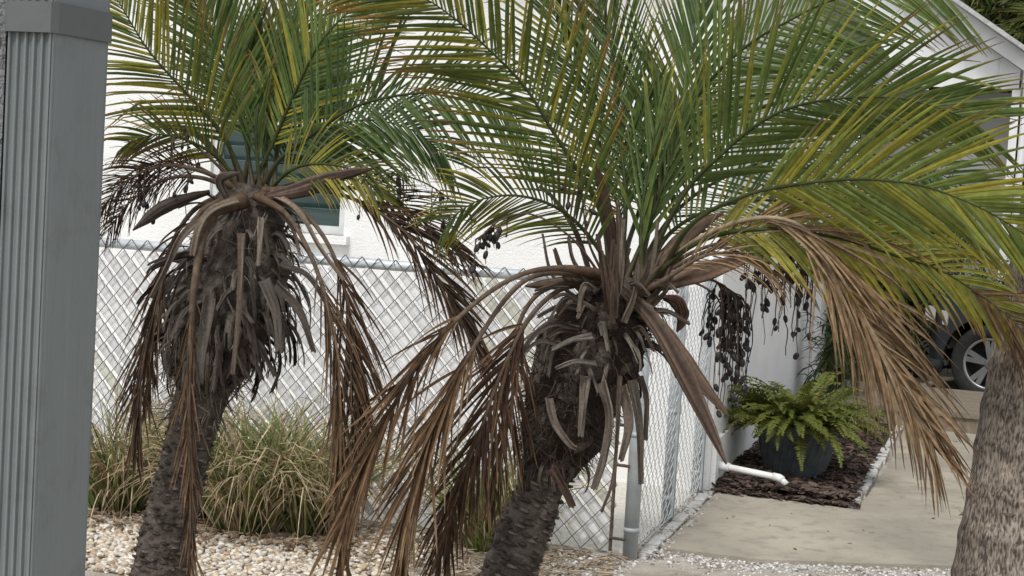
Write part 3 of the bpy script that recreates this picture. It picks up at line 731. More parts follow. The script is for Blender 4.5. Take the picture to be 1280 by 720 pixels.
# fronds of palm B: (pixel path with depth offsets), pixels give direction, the crown gives depth
c = (785, 345)
FB = [
 dict(ctrl=[(790, 345, .05), (815, 250, .08), (850, 158, .10), (884, 104, .08), (934, 57, .02), (984, 27, -.04), (1041, 0, -.1), (1110, -18, -.18), (1180, -10, -.24)], n=58, L=.38, wd=.0078, ang=(54, 36), plane=15, droop=.10, cols=(G1, G2), tip=(YG, .9), lift=.05),
 dict(ctrl=[(795, 345, 0), (850, 250, -.08), (905, 190, -.14), (960, 147, -.2), (1018, 127, -.25), (1098, 121, -.32), (1150, 128, -.36), (1215, 150, -.40)], n=50, L=.37, wd=.0090, ang=(46, 24), plane=-20, t0=.3, droop=.12, cols=(G1, G2), yel=.06, lift=.12),
 dict(ctrl=[(795, 350, -.05), (860, 285, -.2), (930, 245, -.3), (1000, 230, -.38), (1065, 224, -.45), (1112, 226, -.5), (1160, 234, -.54), (1230, 262, -.58), (1300, 305, -.6)], n=44, L=.33, wd=.0105, ang=(40, 24), plane=-15, t0=.42, droop=.14, cols=(G2, (.25, .28, .05)), tip=(YG, .72), yel=.35, lift=.05),
 dict(ctrl=[(795, 355, -.05), (860, 310, -.15), (940, 287, -.22), (1040, 296, -.30), (1120, 320, -.34), (1173, 337, -.36), (1215, 362, -.36), (1262, 396, -.36)], n=42, L=.25, wd=.009, ang=(44, 20), plane=12, t0=.3, droop=.45, cols=(G2, (.30, .28, .05)), tip=(OR, .75), yel=.55, tipend=BR, lift=0),
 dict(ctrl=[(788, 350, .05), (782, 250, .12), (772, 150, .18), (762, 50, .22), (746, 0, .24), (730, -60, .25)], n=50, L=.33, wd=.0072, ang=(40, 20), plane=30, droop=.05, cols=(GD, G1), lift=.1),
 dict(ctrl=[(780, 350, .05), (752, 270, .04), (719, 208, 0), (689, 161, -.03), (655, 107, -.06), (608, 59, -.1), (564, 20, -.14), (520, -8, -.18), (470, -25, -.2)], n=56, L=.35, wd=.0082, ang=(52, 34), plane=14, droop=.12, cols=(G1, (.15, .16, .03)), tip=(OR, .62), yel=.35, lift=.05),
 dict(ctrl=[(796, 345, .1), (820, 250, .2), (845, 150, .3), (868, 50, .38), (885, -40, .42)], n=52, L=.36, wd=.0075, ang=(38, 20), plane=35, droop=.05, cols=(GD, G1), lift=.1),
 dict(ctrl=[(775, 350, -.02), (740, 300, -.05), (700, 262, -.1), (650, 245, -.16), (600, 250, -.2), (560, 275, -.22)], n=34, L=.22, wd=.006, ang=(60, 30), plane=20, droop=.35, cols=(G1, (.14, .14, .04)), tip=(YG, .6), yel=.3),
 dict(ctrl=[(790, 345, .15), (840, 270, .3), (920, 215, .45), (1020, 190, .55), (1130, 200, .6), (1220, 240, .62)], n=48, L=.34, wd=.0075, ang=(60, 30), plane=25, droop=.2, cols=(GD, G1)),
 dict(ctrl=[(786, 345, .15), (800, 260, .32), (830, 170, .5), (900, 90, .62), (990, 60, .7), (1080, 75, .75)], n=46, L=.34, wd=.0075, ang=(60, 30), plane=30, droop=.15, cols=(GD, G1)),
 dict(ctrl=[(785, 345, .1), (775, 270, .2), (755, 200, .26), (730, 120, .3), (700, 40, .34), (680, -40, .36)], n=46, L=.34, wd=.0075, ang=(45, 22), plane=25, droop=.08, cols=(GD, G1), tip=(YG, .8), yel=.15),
 dict(ctrl=[(790, 350, .02), (830, 300, .06), (880, 265, .10), (950, 250, .14), (1040, 262, .16), (1110, 300, .16)], n=40, L=.28, wd=.0068, ang=(55, 28), plane=30, droop=.3, cols=(GD, G1), yel=.2),
]
for i, f in enumerate(FB): frond(pb, seed=300+i, **f)
# spear leaves standing in the middle
for i in range(1, 5, 2):
    x = 800+i*11
    frond(pb, [(787+i*2, 345, -.03), (795+i*7, 270, -.03+.02*i), (802+i*13, 190, -.02+.03*i), (806+i*18, 120, .03*i)], 350+i, n=13, L=.26, wd=.0075, ang=(20, 10), plane=30, droop=.02, t0=.12, cols=((.07, .115, .032), (.13, .18, .045)), lift=.05)
DK = dict(dead=True, r0=.008, tipend=None)
DFB = [
 dict(ctrl=[(795, 365, -.05), (850, 315, -.12), (900, 285, -.18), (955, 272, -.24), (1005, 285, -.3), (1042, 335, -.33), (1088, 410, -.35), (1130, 490, -.36), (1168, 560, -.37)], n=60, L=.33, wd=.0060, ang=(26, 13), plane=20, droop=.36, t0=.34, cols=(DB2, DB3), tip=(DB1, .7), rach=(.38, .30, .2)),
 dict(ctrl=[(760, 345, -.1), (700, 335, -.2), (640, 348, -.3), (570, 400, -.4), (510, 475, -.45), (455, 580, -.48), (430, 660, -.48), (420, 760, -.48)], n=38, L=.25, wd=.0060, ang=(15, 8), plane=20, droop=.3, t0=.40, cols=(DB1, DB2), tip=(DB2, .7)),
 dict(ctrl=[(755, 345, -.08), (680, 342, -.2), (635, 370, -.28), (580, 455, -.36), (540, 540, -.4), (510, 630, -.42), (500, 760, -.42)], n=38, L=.24, wd=.0060, ang=(15, 8), plane=20, droop=.3, t0=.42, cols=(DB1, DB2), tip=(DB3, .7)),
 dict(ctrl=[(745, 350, -.05), (700, 362, -.12), (660, 400, -.18), (625, 470, -.22), (600, 540, -.24), (570, 620, -.24), (550, 700, -.24)], n=46, L=.24, wd=.006, ang=(26, 13), plane=10, droop=.35, t0=.3, cols=((.075, .045, .035), DB1), tip=(DB2, .8)),
 dict(ctrl=[(750, 352, 0), (700, 355, -.05), (665, 375, -.08), (645, 420, -.1), (640, 500, -.1), (625, 570, -.1), (615, 620, -.1)], n=26, L=.2, wd=.0055, ang=(22, 10), plane=20, droop=.5, t0=.4, cols=((.085, .05, .038), DB1), tip=(DB2, .8)),
 dict(ctrl=[(790, 365, .05), (850, 330, .05), (910, 305, .02), (960, 300, 0), (1020, 320, -.02), (1060, 370, -.03), (1085, 430, -.04)], n=34, L=.26, wd=.0055, ang=(30, 12), plane=25, droop=.5, t0=.3, cols=(DB1, DB2), tip=(DB3, .8)),
 dict(ctrl=[(790, 372, -.1), (830, 350, -.16), (880, 320, -.2), (930, 318, -.22), (960, 340, -.22)], n=16, L=.2, wd=.003, ang=(30, 15), plane=20, droop=.6, t0=.4, cols=(DB2, DB3), tip=(DB3, .8)),
 dict(ctrl=[(1215, 362, -.36), (1240, 378, -.36), (1270, 405, -.36), (1300, 440, -.36)], n=14, L=.26, wd=.004, ang=(35, 15), plane=15, droop=.35, t0=.0, cols=(DB1, DB2), tip=(DB3, .8), r0=.003),
]
for i, f in enumerate(DFB): frond(pb, seed=400+i, **{**DK, **f})
HK = (.125, .088, .066)
SB = [([(778, 362, -.1), (815, 400, -.16), (850, 460, -.2), (885, 530, -.22), (908, 580, -.22)], .030, HK, .5),
      ([(795, 372, -.08), (835, 420, -.12), (870, 470, -.14), (912, 522, -.15)], .024, (.13, .088, .064), .5),
      ([(735, 352, -.1), (715, 352, -.11), (690, 355, -.12), (656, 357, -.12)], .018, HK, .3),
      ([(790, 360, -.02), (835, 350, -.05), (890, 335, -.08), (950, 318, -.1)], .036, (.16, .105, .075), .4),
      ([(785, 358, .05), (830, 320, .05), (870, 285, .04), (905, 265, .04)], .028, (.13, .09, .065), .4),
      ([(768, 345, .0), (765, 300, .0), (756, 250, .0), (745, 205, .0)], .020, (.06, .032, .024), .3),
      ([(775, 345, -.02), (775, 300, -.02), (771, 250, -.02)], .010, (.14, .10, .07), .3),
      ([(830, 372, .02), (848, 378, .02), (852, 400, .02), (846, 415, .02)], .022, (.12, .07, .05), .4)]
for i, (ct, wm, cl, bl) in enumerate(SB): spathe(pb, ct, wm, 500+i, cl, blunt=bl)
for i, (ct, wp, cl) in enumerate([
    ([(732, 470, -.16), (729, 505, -.19), (726, 545, -.19)], 15, (.20, .165, .135)), ([(752, 478, -.15), (762, 520, -.19), (755, 570, -.19), (742, 612, -.19)], 15, (.17, .14, .115)),
    ([(778, 482, -.12), (786, 530, -.15), (776, 575, -.15)], 16, (.19, .155, .125)), ([(790, 475, -.1), (799, 530, -.12), (801, 605, -.12)], 14, (.13, .11, .09)),
    ([(800, 470, -.06), (808, 500, -.08), (807, 550, -.08)], 10, (.12, .10, .08)), ([(686, 498, -.14), (694, 530, -.17), (712, 555, -.18), (720, 560, -.18)], 13, (.17, .14, .115)),
    ([(775, 470, -.15), (768, 590, -.17), (752, 640, -.17)], 7, (.13, .10, .08)), 
    ([(690, 585, -.12), (705, 610, -.13), (716, 634, -.13)], 16, (.10, .065, .048)), ([(738, 345, -.02), (720, 290, -.05), (694, 250, -.06), (674, 232, -.06)], 9, (.14, .11, .09)),
    ([(800, 395, -.1), (830, 388, -.12), (862, 405, -.12)], 9, (.13, .10, .085)), ([(725, 385, -.1), (700, 382, -.14), (672, 396, -.15)], 9, (.19, .16, .14)),
    ([(722, 410, -.12), (690, 405, -.16), (662, 425, -.17), (640, 470, -.17)], 9, (.17, .145, .125)), ([(700, 430, -.14), (672, 428, -.17), (650, 445, -.18)], 8, (.15, .13, .11)),
    ([(740, 420, -.16), (715, 425, -.19), (690, 437, -.2)], 10, (.20, .17, .15)), ([(745, 455, -.17), (720, 452, -.2), (695, 460, -.2)], 9, (.17, .145, .125))]):
    strap_strip(pb, ct, wp, 600+i, cl)
q = random.Random(640)
for i in range(30):                                   # dry stubs and stalks crowding the crown's base
    x = q.uniform(705, 830); y = q.uniform(352, 415); side = (x-768)/62; up = q.random() < .4
    dz = -.10-.08*(1-abs(side))
    if up: ct = [(x*.6+768*.4, y, dz), (x+side*16, y-35, dz-.01), (x+side*34+q.uniform(-8, 8), y-q.uniform(55, 95), dz)]
    else: ct = [(x, y, dz), (x+side*26, y-q.uniform(-4, 12), dz-.03), (x+side*q.uniform(40, 66), y+q.uniform(-12, 30), dz-.04)]
    strap_strip(pb, ct, q.uniform(5, 11), 1640+i, mix3((.075, .05, .036), (.19, .155, .125), q.random()))
bunch(pb, [(800, 360, -.08), (860, 318, -.1), (920, 300, -.12), (965, 305, -.14), (1005, 328, -.16)], 701, 34, (40, 135), (1, 4), (.72, 1), .06, .007)
bunch(pb, [(800, 365, -.02), (850, 345, -.04), (890, 350, -.06), (925, 372, -.06)], 702, 32, (50, 155), (4, 5), (.72, 1), .05, .007)
bunch(pb, [(800, 365, .02), (850, 350, .02), (890, 365, .0), (905, 390, .0)], 703, 8, (60, 115), (1, 3), (.7, 1), .05, .006)
bunch(pb, [(755, 345, -.05), (735, 300, -.08), (728, 250, -.1), (722, 220, -.1)], 704, 7, (20, 70), (1, 2), (.6, 1), .03, .004)
bunch(pb, [(755, 350, -.05), (715, 298, -.1), (665, 268, -.14), (625, 275, -.16), (598, 300, -.16)], 705, 9, (20, 50), (1, 3), (.7, 1), .04, .004)

# fronds of palm A
FA = [
 dict(ctrl=[(314, 232, 0), (306, 170, .0), (292, 120, .0), (269, 57, -.02), (242, 0, -.05), (215, -50, -.1)], n=44, L=.30, wd=.0075, ang=(48, 28), plane=20, droop=.15, t0=.3, cols=(G1, G2), yel=.1),
 dict(ctrl=[(317, 232, .02), (311, 180, .05), (299, 128, .08), (282, 67, .1), (255, 0, .1), (235, -50, .1)], n=44, L=.30, wd=.0075, ang=(55, 25), plane=40, droop=.15, t0=.3, cols=(GD, G1)),
 dict(ctrl=[(308, 232, -.03), (292, 195, -.06), (262, 148, -.1), (225, 108, -.14), (185, 62, -.18), (150, 5, -.2), (125, -40, -.2)], n=46, L=.30, wd=.0075, ang=(54, 30), plane=18, droop=.28, t0=.2, cols=(G1, (.16, .16, .035)), tip=(OR, .7), yel=.4),
 dict(ctrl=[(320, 232, 0), (336, 190, -.02), (362, 130, -.05), (396, 60, -.1), (430, 20, -.14), (470, -20, -.18)], n=44, L=.30, wd=.0075, ang=(50, 28), plane=22, droop=.16, t0=.25, cols=(G1, G2), tip=(OR, .75), yel=.25),
 dict(ctrl=[(322, 234, -.02), (345, 205, -.05), (385, 172, -.1), (440, 135, -.16), (500, 119, -.22), (560, 116, -.26), (610, 124, -.3), (650, 150, -.32)], n=50, L=.33, wd=.0075, ang=(66, 30), plane=20, droop=.38, t0=.2, cols=(GD, G1), tip=(G2, .85), tipend=None),
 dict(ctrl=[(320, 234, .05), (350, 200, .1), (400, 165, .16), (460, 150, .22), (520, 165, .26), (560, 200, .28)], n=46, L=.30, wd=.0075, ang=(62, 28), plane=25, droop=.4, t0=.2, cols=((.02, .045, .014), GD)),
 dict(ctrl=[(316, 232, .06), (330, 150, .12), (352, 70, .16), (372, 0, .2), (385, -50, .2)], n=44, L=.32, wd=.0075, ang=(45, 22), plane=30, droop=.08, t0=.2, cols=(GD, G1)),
 dict(ctrl=[(308, 236, -.04), (280, 205, -.08), (245, 180, -.12), (200, 168, -.16), (160, 178, -.18)], n=30, L=.18, wd=.005, ang=(55, 25), plane=25, droop=.4, t0=.3, cols=(G1, (.13, .13, .04)), tip=(OR, .6), yel=.3),
 dict(ctrl=[(322, 236, -.04), (360, 215, -.1), (400, 205, -.14), (445, 215, -.16), (480, 250, -.16)], n=30, L=.2, wd=.0055, ang=(50, 22), plane=25, droop=.45, t0=.3, cols=(G1, (.16, .15, .045)), tip=(YG, .6), yel=.4),
]
for i, f in enumerate(FA): frond(pa, seed=800+i, **f)
for i in range(0, 5, 2):
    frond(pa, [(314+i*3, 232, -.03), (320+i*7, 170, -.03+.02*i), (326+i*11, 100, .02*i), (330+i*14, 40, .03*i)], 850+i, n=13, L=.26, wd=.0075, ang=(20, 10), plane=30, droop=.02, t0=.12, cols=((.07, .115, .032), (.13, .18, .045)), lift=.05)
DFA = [
 dict(ctrl=[(325, 240, -.05), (380, 236, -.1), (440, 248, -.15), (500, 285, -.2), (545, 345, -.22), (580, 400, -.22), (605, 450, -.22)], n=40, L=.24, wd=.0055, ang=(24, 10), plane=20, droop=.35, t0=.35, cols=((.06, .045, .036), DB1), tip=(DB2, .8)),
 dict(ctrl=[(325, 245, -.06), (375, 262, -.12), (415, 315, -.18), (438, 395, -.2), (447, 480, -.2), (445, 580, -.2)], n=40, L=.28, wd=.0055, ang=(18, 8), plane=25, droop=.45, t0=.35, cols=((.07, .053, .042), DB1), tip=(DB2, .8)),
 dict(ctrl=[(320, 245, -.1), (360, 270, -.18), (395, 335, -.24), (418, 420, -.26), (425, 520, -.26), (420, 620, -.26)], n=36, L=.26, wd=.005, ang=(15, 7), plane=25, droop=.45, t0=.35, cols=((.075, .056, .045), DB2), tip=(DB2, .8)),
 dict(ctrl=[(325, 240, -.02), (390, 238, -.04), (450, 236, -.06), (510, 262, -.08), (555, 300, -.1), (590, 330, -.1)], n=36, L=.18, wd=.004, ang=(35, 15), plane=25, droop=.4, t0=.35, cols=((.06, .045, .036), DB1), tip=(DB2, .8)),
 dict(ctrl=[(300, 248, -.08), (255, 262, -.14), (215, 320, -.2), (190, 400, -.22), (175, 480, -.22), (168, 560, -.22)], n=32, L=.22, wd=.0045, ang=(15, 7), plane=25, droop=.45, t0=.4, cols=((.07, .053, .042), DB1), tip=(DB2, .8)),
 dict(ctrl=[(305, 250, -.14), (265, 270, -.22), (246, 335, -.27), (238, 430, -.28), (236, 540, -.28), (238, 640, -.28), (237, 730, -.28)], n=44, L=.18, wd=.0045, ang=(7, 4), plane=25, droop=.1, t0=.3, cols=((.085, .063, .05), DB2), tip=(DB2, .8), r0=.013, lift=.02),
 dict(ctrl=[(300, 238, -.05), (255, 215, -.1), (205, 207, -.14), (160, 225, -.16), (125, 262, -.16)], n=40, L=.15, wd=.0022, ang=(45, 20), plane=25, droop=.6, t0=.3, cols=((.05, .038, .03), DB1), tip=(DB1, .8)),
 dict(ctrl=[(300, 240, 0), (250, 222, 0), (205, 225, 0), (160, 255, 0), (135, 290, 0)], n=36, L=.14, wd=.0022, ang=(45, 20), plane=25, droop=.6, t0=.3, cols=((.05, .038, .03), DB1), tip=(DB1, .8)),
 dict(ctrl=[(290, 242, .02), (240, 265, .02), (205, 330, 0), (190, 420, -.02), (183, 500, -.02)], n=30, L=.2, wd=.005, ang=(15, 7), plane=25, droop=.45, t0=.3, cols=((.05, .038, .03), DB1), tip=(DB2, .8)),
]
for i, f in enumerate(DFA): frond(pa, seed=900+i, **{**DK, **f})
for i, (ct, wm, cl, bl) in enumerate([
    ([(262, 240, -.1), (235, 248, -.13), (200, 262, -.16), (166, 288, -.17)], .024, (.085, .068, .056), .3),
    ([(330, 246, -.1), (370, 238, -.14), (420, 222, -.18), (466, 210, -.2)], .030, (.12, .085, .068), .35),
    ([(285, 250, -.12), (275, 225, -.15), (300, 215, -.17)], .016, (.15, .12, .10), .5),
    ([(300, 240, -.02), (268, 190, -.02), (240, 165, -.04), (196, 158, -.05)], .012, (.13, .10, .08), .6)]): spathe(pa, ct, wm, 950+i, cl, blunt=bl)
for i, (ct, wp, cl) in enumerate([
    ([(326, 272, -.24), (325, 300, -.25), (323, 332, -.25)], 9, (.30, .25, .20)), ([(302, 292, -.26), (301, 350, -.28), (297, 410, -.28), (291, 468, -.28)], 11, (.17, .13, .105)),
    ([(297, 250, -.2), (265, 262, -.24), (248, 285, -.27), (240, 320, -.28)], 12, (.24, .19, .145)), ([(270, 262, -.18), (230, 292, -.24), (208, 335, -.26), (188, 372, -.27)], 11, (.19, .15, .12)),
    ([(338, 240, -.1), (372, 262, -.16), (400, 310, -.2), (430, 350, -.22)], 9, (.26, .20, .15)), ([(335, 250, -.1), (365, 285, -.18), (375, 320, -.2)], 7, (.2, .16, .125)),
    ([(262, 372, -.26), (258, 400, -.27), (252, 440, -.27), (250, 480, -.27)], 18, (.14, .12, .105)), ([(330, 350, -.24), (345, 390, -.26), (350, 440, -.26)], 17, (.15, .13, .115)),
    ([(300, 230, -.02), (285, 180, -.04), (262, 148, -.05), (240, 135, -.06)], 8, (.10, .065, .05)), ([(345, 355, -.2), (375, 390, -.24), (392, 440, -.25)], 13, (.12, .10, .085)),
    ([(215, 350, -.18), (190, 385, -.22), (178, 420, -.22)], 13, (.13, .11, .09)), ([(350, 330, -.15), (385, 345, -.2), (412, 385, -.22)], 10, (.10, .082, .07))]):
    strap_strip(pa, ct, wp, 970+i, cl)
bunch(pa, [(300, 236, -.05), (265, 200, -.1), (230, 172, -.12), (200, 158, -.14)], 981, 9, (30, 110), (1, 2), (.55, 1), .06, .006)
bunch(pa, [(300, 240, -.05), (240, 205, -.1), (185, 205, -.14), (145, 230, -.15)], 982, 16, (25, 80), (0, 2), (.5, 1), .06, .004)
bunch(pa, [(325, 240, -.05), (400, 222, -.1), (470, 215, -.14), (530, 228, -.16), (590, 270, -.16)], 983, 18, (25, 75), (0, 3), (.5, 1), .06, .004)

# ---- palm C: thick fibrous trunk at the driveway edge, crown above the frame
D3 = 3.6
bC = pix(1205, 1155, D3); bC.z = 0
pc = empty('palm_tree', bC, 'thick palm trunk with fibrous ringed brown bark at the driveway edge', 'palm tree')
pc['base_depth'] = D3
profC = [(1200, 1165, 72), (1216, 1050, 68), (1234, 880, 64), (1254, 720, 61), (1274, 600, 59), (1295, 470, 57), (1312, 380, 56), (1345, 200, 54), (1385, -50, 50), (1410, -320, 46), (1425, -560, 44)]
ptc, rdc, LC = trunk_path(pc, profC, 330)
mbc = MB(); NC = 110; mbc.tube(ptc, rdc, NC); V = []; Cc = []
q = random.Random(9)
for i in range(len(ptc)):
    ring = .5+.5*math.sin(i*.62+1.6*noise.noise(Vector((0, 0, i*.09))))
    for k in range(NC):
        v = Vector(mbc.v[i*NC+k]); d = v-ptc[i]; a = 2*math.pi*k/NC
        fib = noise.noise(Vector((math.cos(a)*11, math.sin(a)*11, v.z*9)))*.6+noise.noise(Vector((math.cos(a)*24, math.sin(a)*24, v.z*22)))*.5
        big = noise.noise(Vector((math.cos(a)*2, math.sin(a)*2, v.z*4)))
        V.append(tuple(ptc[i]+d*(1+.034*fib+.02*big+.036*ring**4)))
        t = .5+.75*fib-.4*(ring**4-.2); c = mix3((.165, .138, .114), (.33, .283, .236), t)
        g_ = max(0, min(1, (big-.12)*3.5)); Cc.append(mix3(c, (.12, .105, .09), g_*.7))
mbc.v = V+mbc.v[len(V):]; mbc.c = Cc
mbc.build('trunk', 'bark', pc, smooth=True, tint=True)
sp = random.Random(12)
for i in range(26):                                   # thorny flakes and slits on the bark
    j = sp.randint(60, 250); a = sp.uniform(math.pi*.9, math.pi*1.9); x = Vector((math.cos(a), math.sin(a), 0)); p = ptc[j]+x*rdc[j]*1.0
    y = UP.cross(x); l = sp.uniform(.012, .03); h = sp.uniform(.003, .007); mb = MB()
    P = [p-y*l-x*.004, p-UP*h-x*.003, p+y*l-x*.004, p+UP*h-x*.003, p+x*sp.uniform(.004, .012)-UP*h*1.4]
    mb.add(P, [(0, 1, 4), (1, 2, 4), (2, 3, 4), (3, 0, 4)], mix3((.09, .065, .05), (.24, .185, .15), sp.random())); mb.build('bark_flake', 'husk', pc, tint=True)
for i in range(9):
    a = 2*math.pi*i/9; 
    cx, cy = 1425, -560; r = 420
    x = math.cos(a)
    frond(pc, [(cx, cy, 0), (cx+.35*r*x, cy-190, .5*math.sin(a)), (cx+.8*r*x, cy-240, 1.1*math.sin(a)), (cx+1.25*r*x, cy-120, 1.6*math.sin(a))], 1000+i, n=34, L=.45, wd=.011, ang=(60, 25), plane=30, droop=.4, t0=.2, cols=(GD, G1), r0=.016)

# ------------------------------------------------------------------ grass clumps
def clump(a, b, r, h, n, seed, label, dry=.5):
    q = random.Random(seed); p0 = W(a, b, 0); root = empty('grass_clump', p0, label, 'ornamental grass', 'grass clumps along the fence')
    for nm, cnt, isdry in (('green_blades', int(n*(1-dry)), 0), ('dry_blades', int(n*dry), 1)):
        mb = MB()
        for i in range(cnt):
            an = q.uniform(0, 6.28); rr = r*.42*math.sqrt(q.random()); p = p0+Vector((math.cos(an)*rr, math.sin(an)*rr, 0))
            out = (an+q.gauss(0, .7)); d = Vector((math.cos(out)*q.uniform(.1, .75), math.sin(out)*q.uniform(.1, .75), 1)).normalized()
            Ln = h*q.uniform(.6, 1.35)*(1.15 if isdry else 1); K = 7; wd = q.uniform(.003, .0068)*(.85 if isdry else 1); vs = []; cs = []
            side = d.cross(Vector((math.cos(q.uniform(0, 6.28)), math.sin(q.uniform(0, 6.28)), .2))).normalized()
            if isdry: col = mix3((.22, .15, .07), (.60, .50, .33), q.random())
            else: col = mix3((.04, .085, .018), (.17, .24, .05), q.random())
            dr = q.uniform(.10, .26)*(1.75 if isdry else 1); kink = q.randint(2, 5) if isdry and q.random() < .4 else 99
            for k in range(K+1):
                s = k/K; ww = wd*(1-s**2.2)+.0004; vs += [p-side*ww, p+side*ww]
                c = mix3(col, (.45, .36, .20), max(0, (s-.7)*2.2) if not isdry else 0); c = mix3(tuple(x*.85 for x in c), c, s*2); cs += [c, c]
                p = p+d*Ln/K
                if p.z < .015: p.z = .015; d.z = abs(d.z)*.2
                d = (d+Vector((math.cos(out), math.sin(out), 0))*dr*.5*s-UP*dr*(.3+1.6*s)*(3 if k == kink else 1)).normalized()
                side = (side-d*side.dot(d)).normalized()
            mb.add(vs, [(k*2, k*2+1, k*2+3, k*2+2) for k in range(K)], cs)
        o = mb.build(nm, 'grassblade', root, tint=True); o['kind'] = 'stuff'
    return root
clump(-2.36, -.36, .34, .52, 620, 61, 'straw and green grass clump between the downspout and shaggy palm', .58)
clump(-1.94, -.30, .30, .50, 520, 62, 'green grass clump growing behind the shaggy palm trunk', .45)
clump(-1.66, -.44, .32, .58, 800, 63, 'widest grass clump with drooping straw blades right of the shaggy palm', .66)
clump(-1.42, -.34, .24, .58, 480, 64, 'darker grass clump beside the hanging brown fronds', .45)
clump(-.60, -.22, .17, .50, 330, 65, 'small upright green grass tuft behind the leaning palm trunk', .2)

# ------------------------------------------------------------------ potted fern
pc0 = W(.44, 2.30, .03); pot = empty('potted_fern', pc0, 'bushy green fern in a dark ribbed pot on bark mulch', 'potted plant')
mb = MB(); n = 96; rows = [(0, .135), (.012, .155), (.06, .172), (.14, .197), (.23, .216), (.295, .226), (.31, .235), (.325, .235), (.328, .22), (.26, .20)]
vs = []
for z, r in rows:
    for k in range(n):
        a = 2*math.pi*k/n + z*1.2; rr = r*(1+(.03 if k % 3 == 0 else -.016)*(1 if z < .26 else .0)); vs.append(pc0+Vector((math.cos(a)*rr, math.sin(a)*rr, z)))
fs = [(i*n+k, i*n+(k+1) % n, (i+1)*n+(k+1) % n, (i+1)*n+k) for i in range(len(rows)-1) for k in range(n)]+[tuple(range(n))[::-1]]
mb.add(vs, fs); mb.build('pot', 'pot', pot)
mb = MB(); mb.add([pc0+Vector((math.cos(i*.2618)*.20, math.sin(i*.2618)*.205, .30)) for i in range(24)], [tuple(range(24))]); mb.build('potting_soil', 'mulch_soil', pot)
FERN = []
for k in range(7):
    q = random.Random(1200+k); mb = MB(); p = Vector((0, 0, 0)); d = Vector((.30, 0, 1)).normalized(); Ln = .40; m = 34; P = []
    for i in range(m+1):
        P.append((p.copy(), d.copy())); p = p+d*Ln/m; d = (d-UP*(.030+.035*i/m)+Vector((.012, q.gauss(0, .012), 0))).normalized()
    mb.tube([x for x, _ in P], .0018, 4, col=(.10, .13, .03))
    hue = q.random()
    for i in range(3, m+1):
        p, d = P[i]; t = i/m; s0 = Vector((0, 1, 0)); nn = s0.cross(d)
        for sg in (-1, 1):
            l = .040*math.sin(min(1, t*2.2+.12)*math.pi/2)*(1-max(0, t-.55)**1.5*2.6)*q.uniform(.8, 1.1)
            x = (s0*sg+d*.25+nn*q.gauss(-.05, .25)).normalized(); wv = d*.0062
            col = mix3(mix3((.06, .10, .02), (.15, .19, .035), q.random()), (.27, .22, .05), (hue > .45)*.5*q.random()); e_ = p+x*l-UP*.004
            mb.add([p-wv*.5, p+x*l*.35-wv*1.1-nn*.002, e_, p+x*l*.35+wv*1.1-nn*.002, p+wv*.5], [(0, 1, 3, 4), (1, 2, 3)], [col, col, mix3(col, (.2, .22, .05), .4), col, col])
    FERN.append(mb.build('frond', 'leaf', tint=True, local=True))
q = random.Random(13)
for i in range(240):
    a = q.uniform(0, 6.28); rr = .17*math.sqrt(q.random()); tl = (rr/.17)*.72+q.gauss(0, .25); sc = q.uniform(.6, 1.25)
    M = Matrix.Translation(pc0+Vector((math.cos(a)*rr, math.sin(a)*rr, .30))) @ Matrix.Rotation(a+q.gauss(0, .35), 4, 'Z') @ Matrix.Rotation(tl, 4, 'Y') @ Matrix.Rotation(q.gauss(0, .4), 4, 'X') @ Matrix.Scale(sc, 4)
    inst('frond', q.choice(FERN), pot, M)

# ------------------------------------------------------------------ leafy clump builder for the background
def leafclump(name, p0, rx, ry, rz, n, seed, label, cat, leaf=(.12, .012), cols=(GD, G1), stems=6, group=None, hang=.3):
    q = random.Random(seed); root = empty(name, p0, label, cat, group); mb = MB()
    cl = [Vector((q.gauss(0, .5)*rx, q.gauss(0, .5)*ry, rz*(.35+1.3*q.random()))) for _ in range(26)]
    for i in range(n):
        c = q.choice(cl); d = Vector((q.gauss(0, 1), q.gauss(0, 1), q.gauss(0, .8))).normalized(); p = p0+c+Vector((d.x*rx*.34, d.y*ry*.34, d.z*rz*.3))*q.random()**.5
        if p.z < .03: p.z = .03+q.random()*.1
        x = (d+Vector((q.gauss(0, .5), q.gauss(0, .5), q.gauss(0, .5)))).normalized(); s = x.cross(UP+Vector((q.gauss(0, .4), q.gauss(0, .4), 0))).normalized(); l = leaf[0]*q.uniform(.6, 1.4); w_ = leaf[1]*q.uniform(.7, 1.3)
        col = tuple(v*q.uniform(.7, 1.25) for v in mix3(cols[0], cols[1], q.random()))
        m_ = p+x*l*.55; e_ = p+x*l-UP*l*hang
        mb.add([p, m_-s*w_, e_, m_+s*w_], [(0, 1, 2, 3)], col)
    o = mb.build('crown' if name == 'tree' else 'foliage', 'leaf', root, tint=True); o['kind'] = 'stuff'
    if name == 'tree':
        tk = MB(); tk.tube([p0, p0+Vector((.08, .02, rz*.5)), p0+Vector((0, .1, rz))], [.16, .12, .07], 10); tk.build('trunk', 'far_bark', root, smooth=True)
    for i in range(stems):
        c = q.choice(cl); st = MB(); st.tube([p0+Vector((q.gauss(0, .08), q.gauss(0, .08), 0)), p0+c*.5+Vector((0, 0, .1)), p0+c], [.022, .014, .006], 6); st.build('branch' if name == 'tree' else 'stem', 'far_bark', root, smooth=True)
    return root
leafclump('shrub', W(.42, 7.7, 0), .5, .5, 1.05, 5200, 71, 'tall dark green shrub against the house behind the concrete step', 'shrub', (.16, .011))
leafclump('shrub', W(.72, 8.5, 0), .6, .4, .85, 4600, 72, 'dense green shrub beside the dark car', 'shrub', (.12, .014), ((.03, .06, .018), (.075, .12, .03)))
leafclump('shrub', W(.35, 5.45, 0), .14, .2, .42, 420, 73, 'small strappy plant at the house wall behind the fern', 'shrub', (.2, .009), ((.05, .08, .025), (.12, .15, .05)), 4)
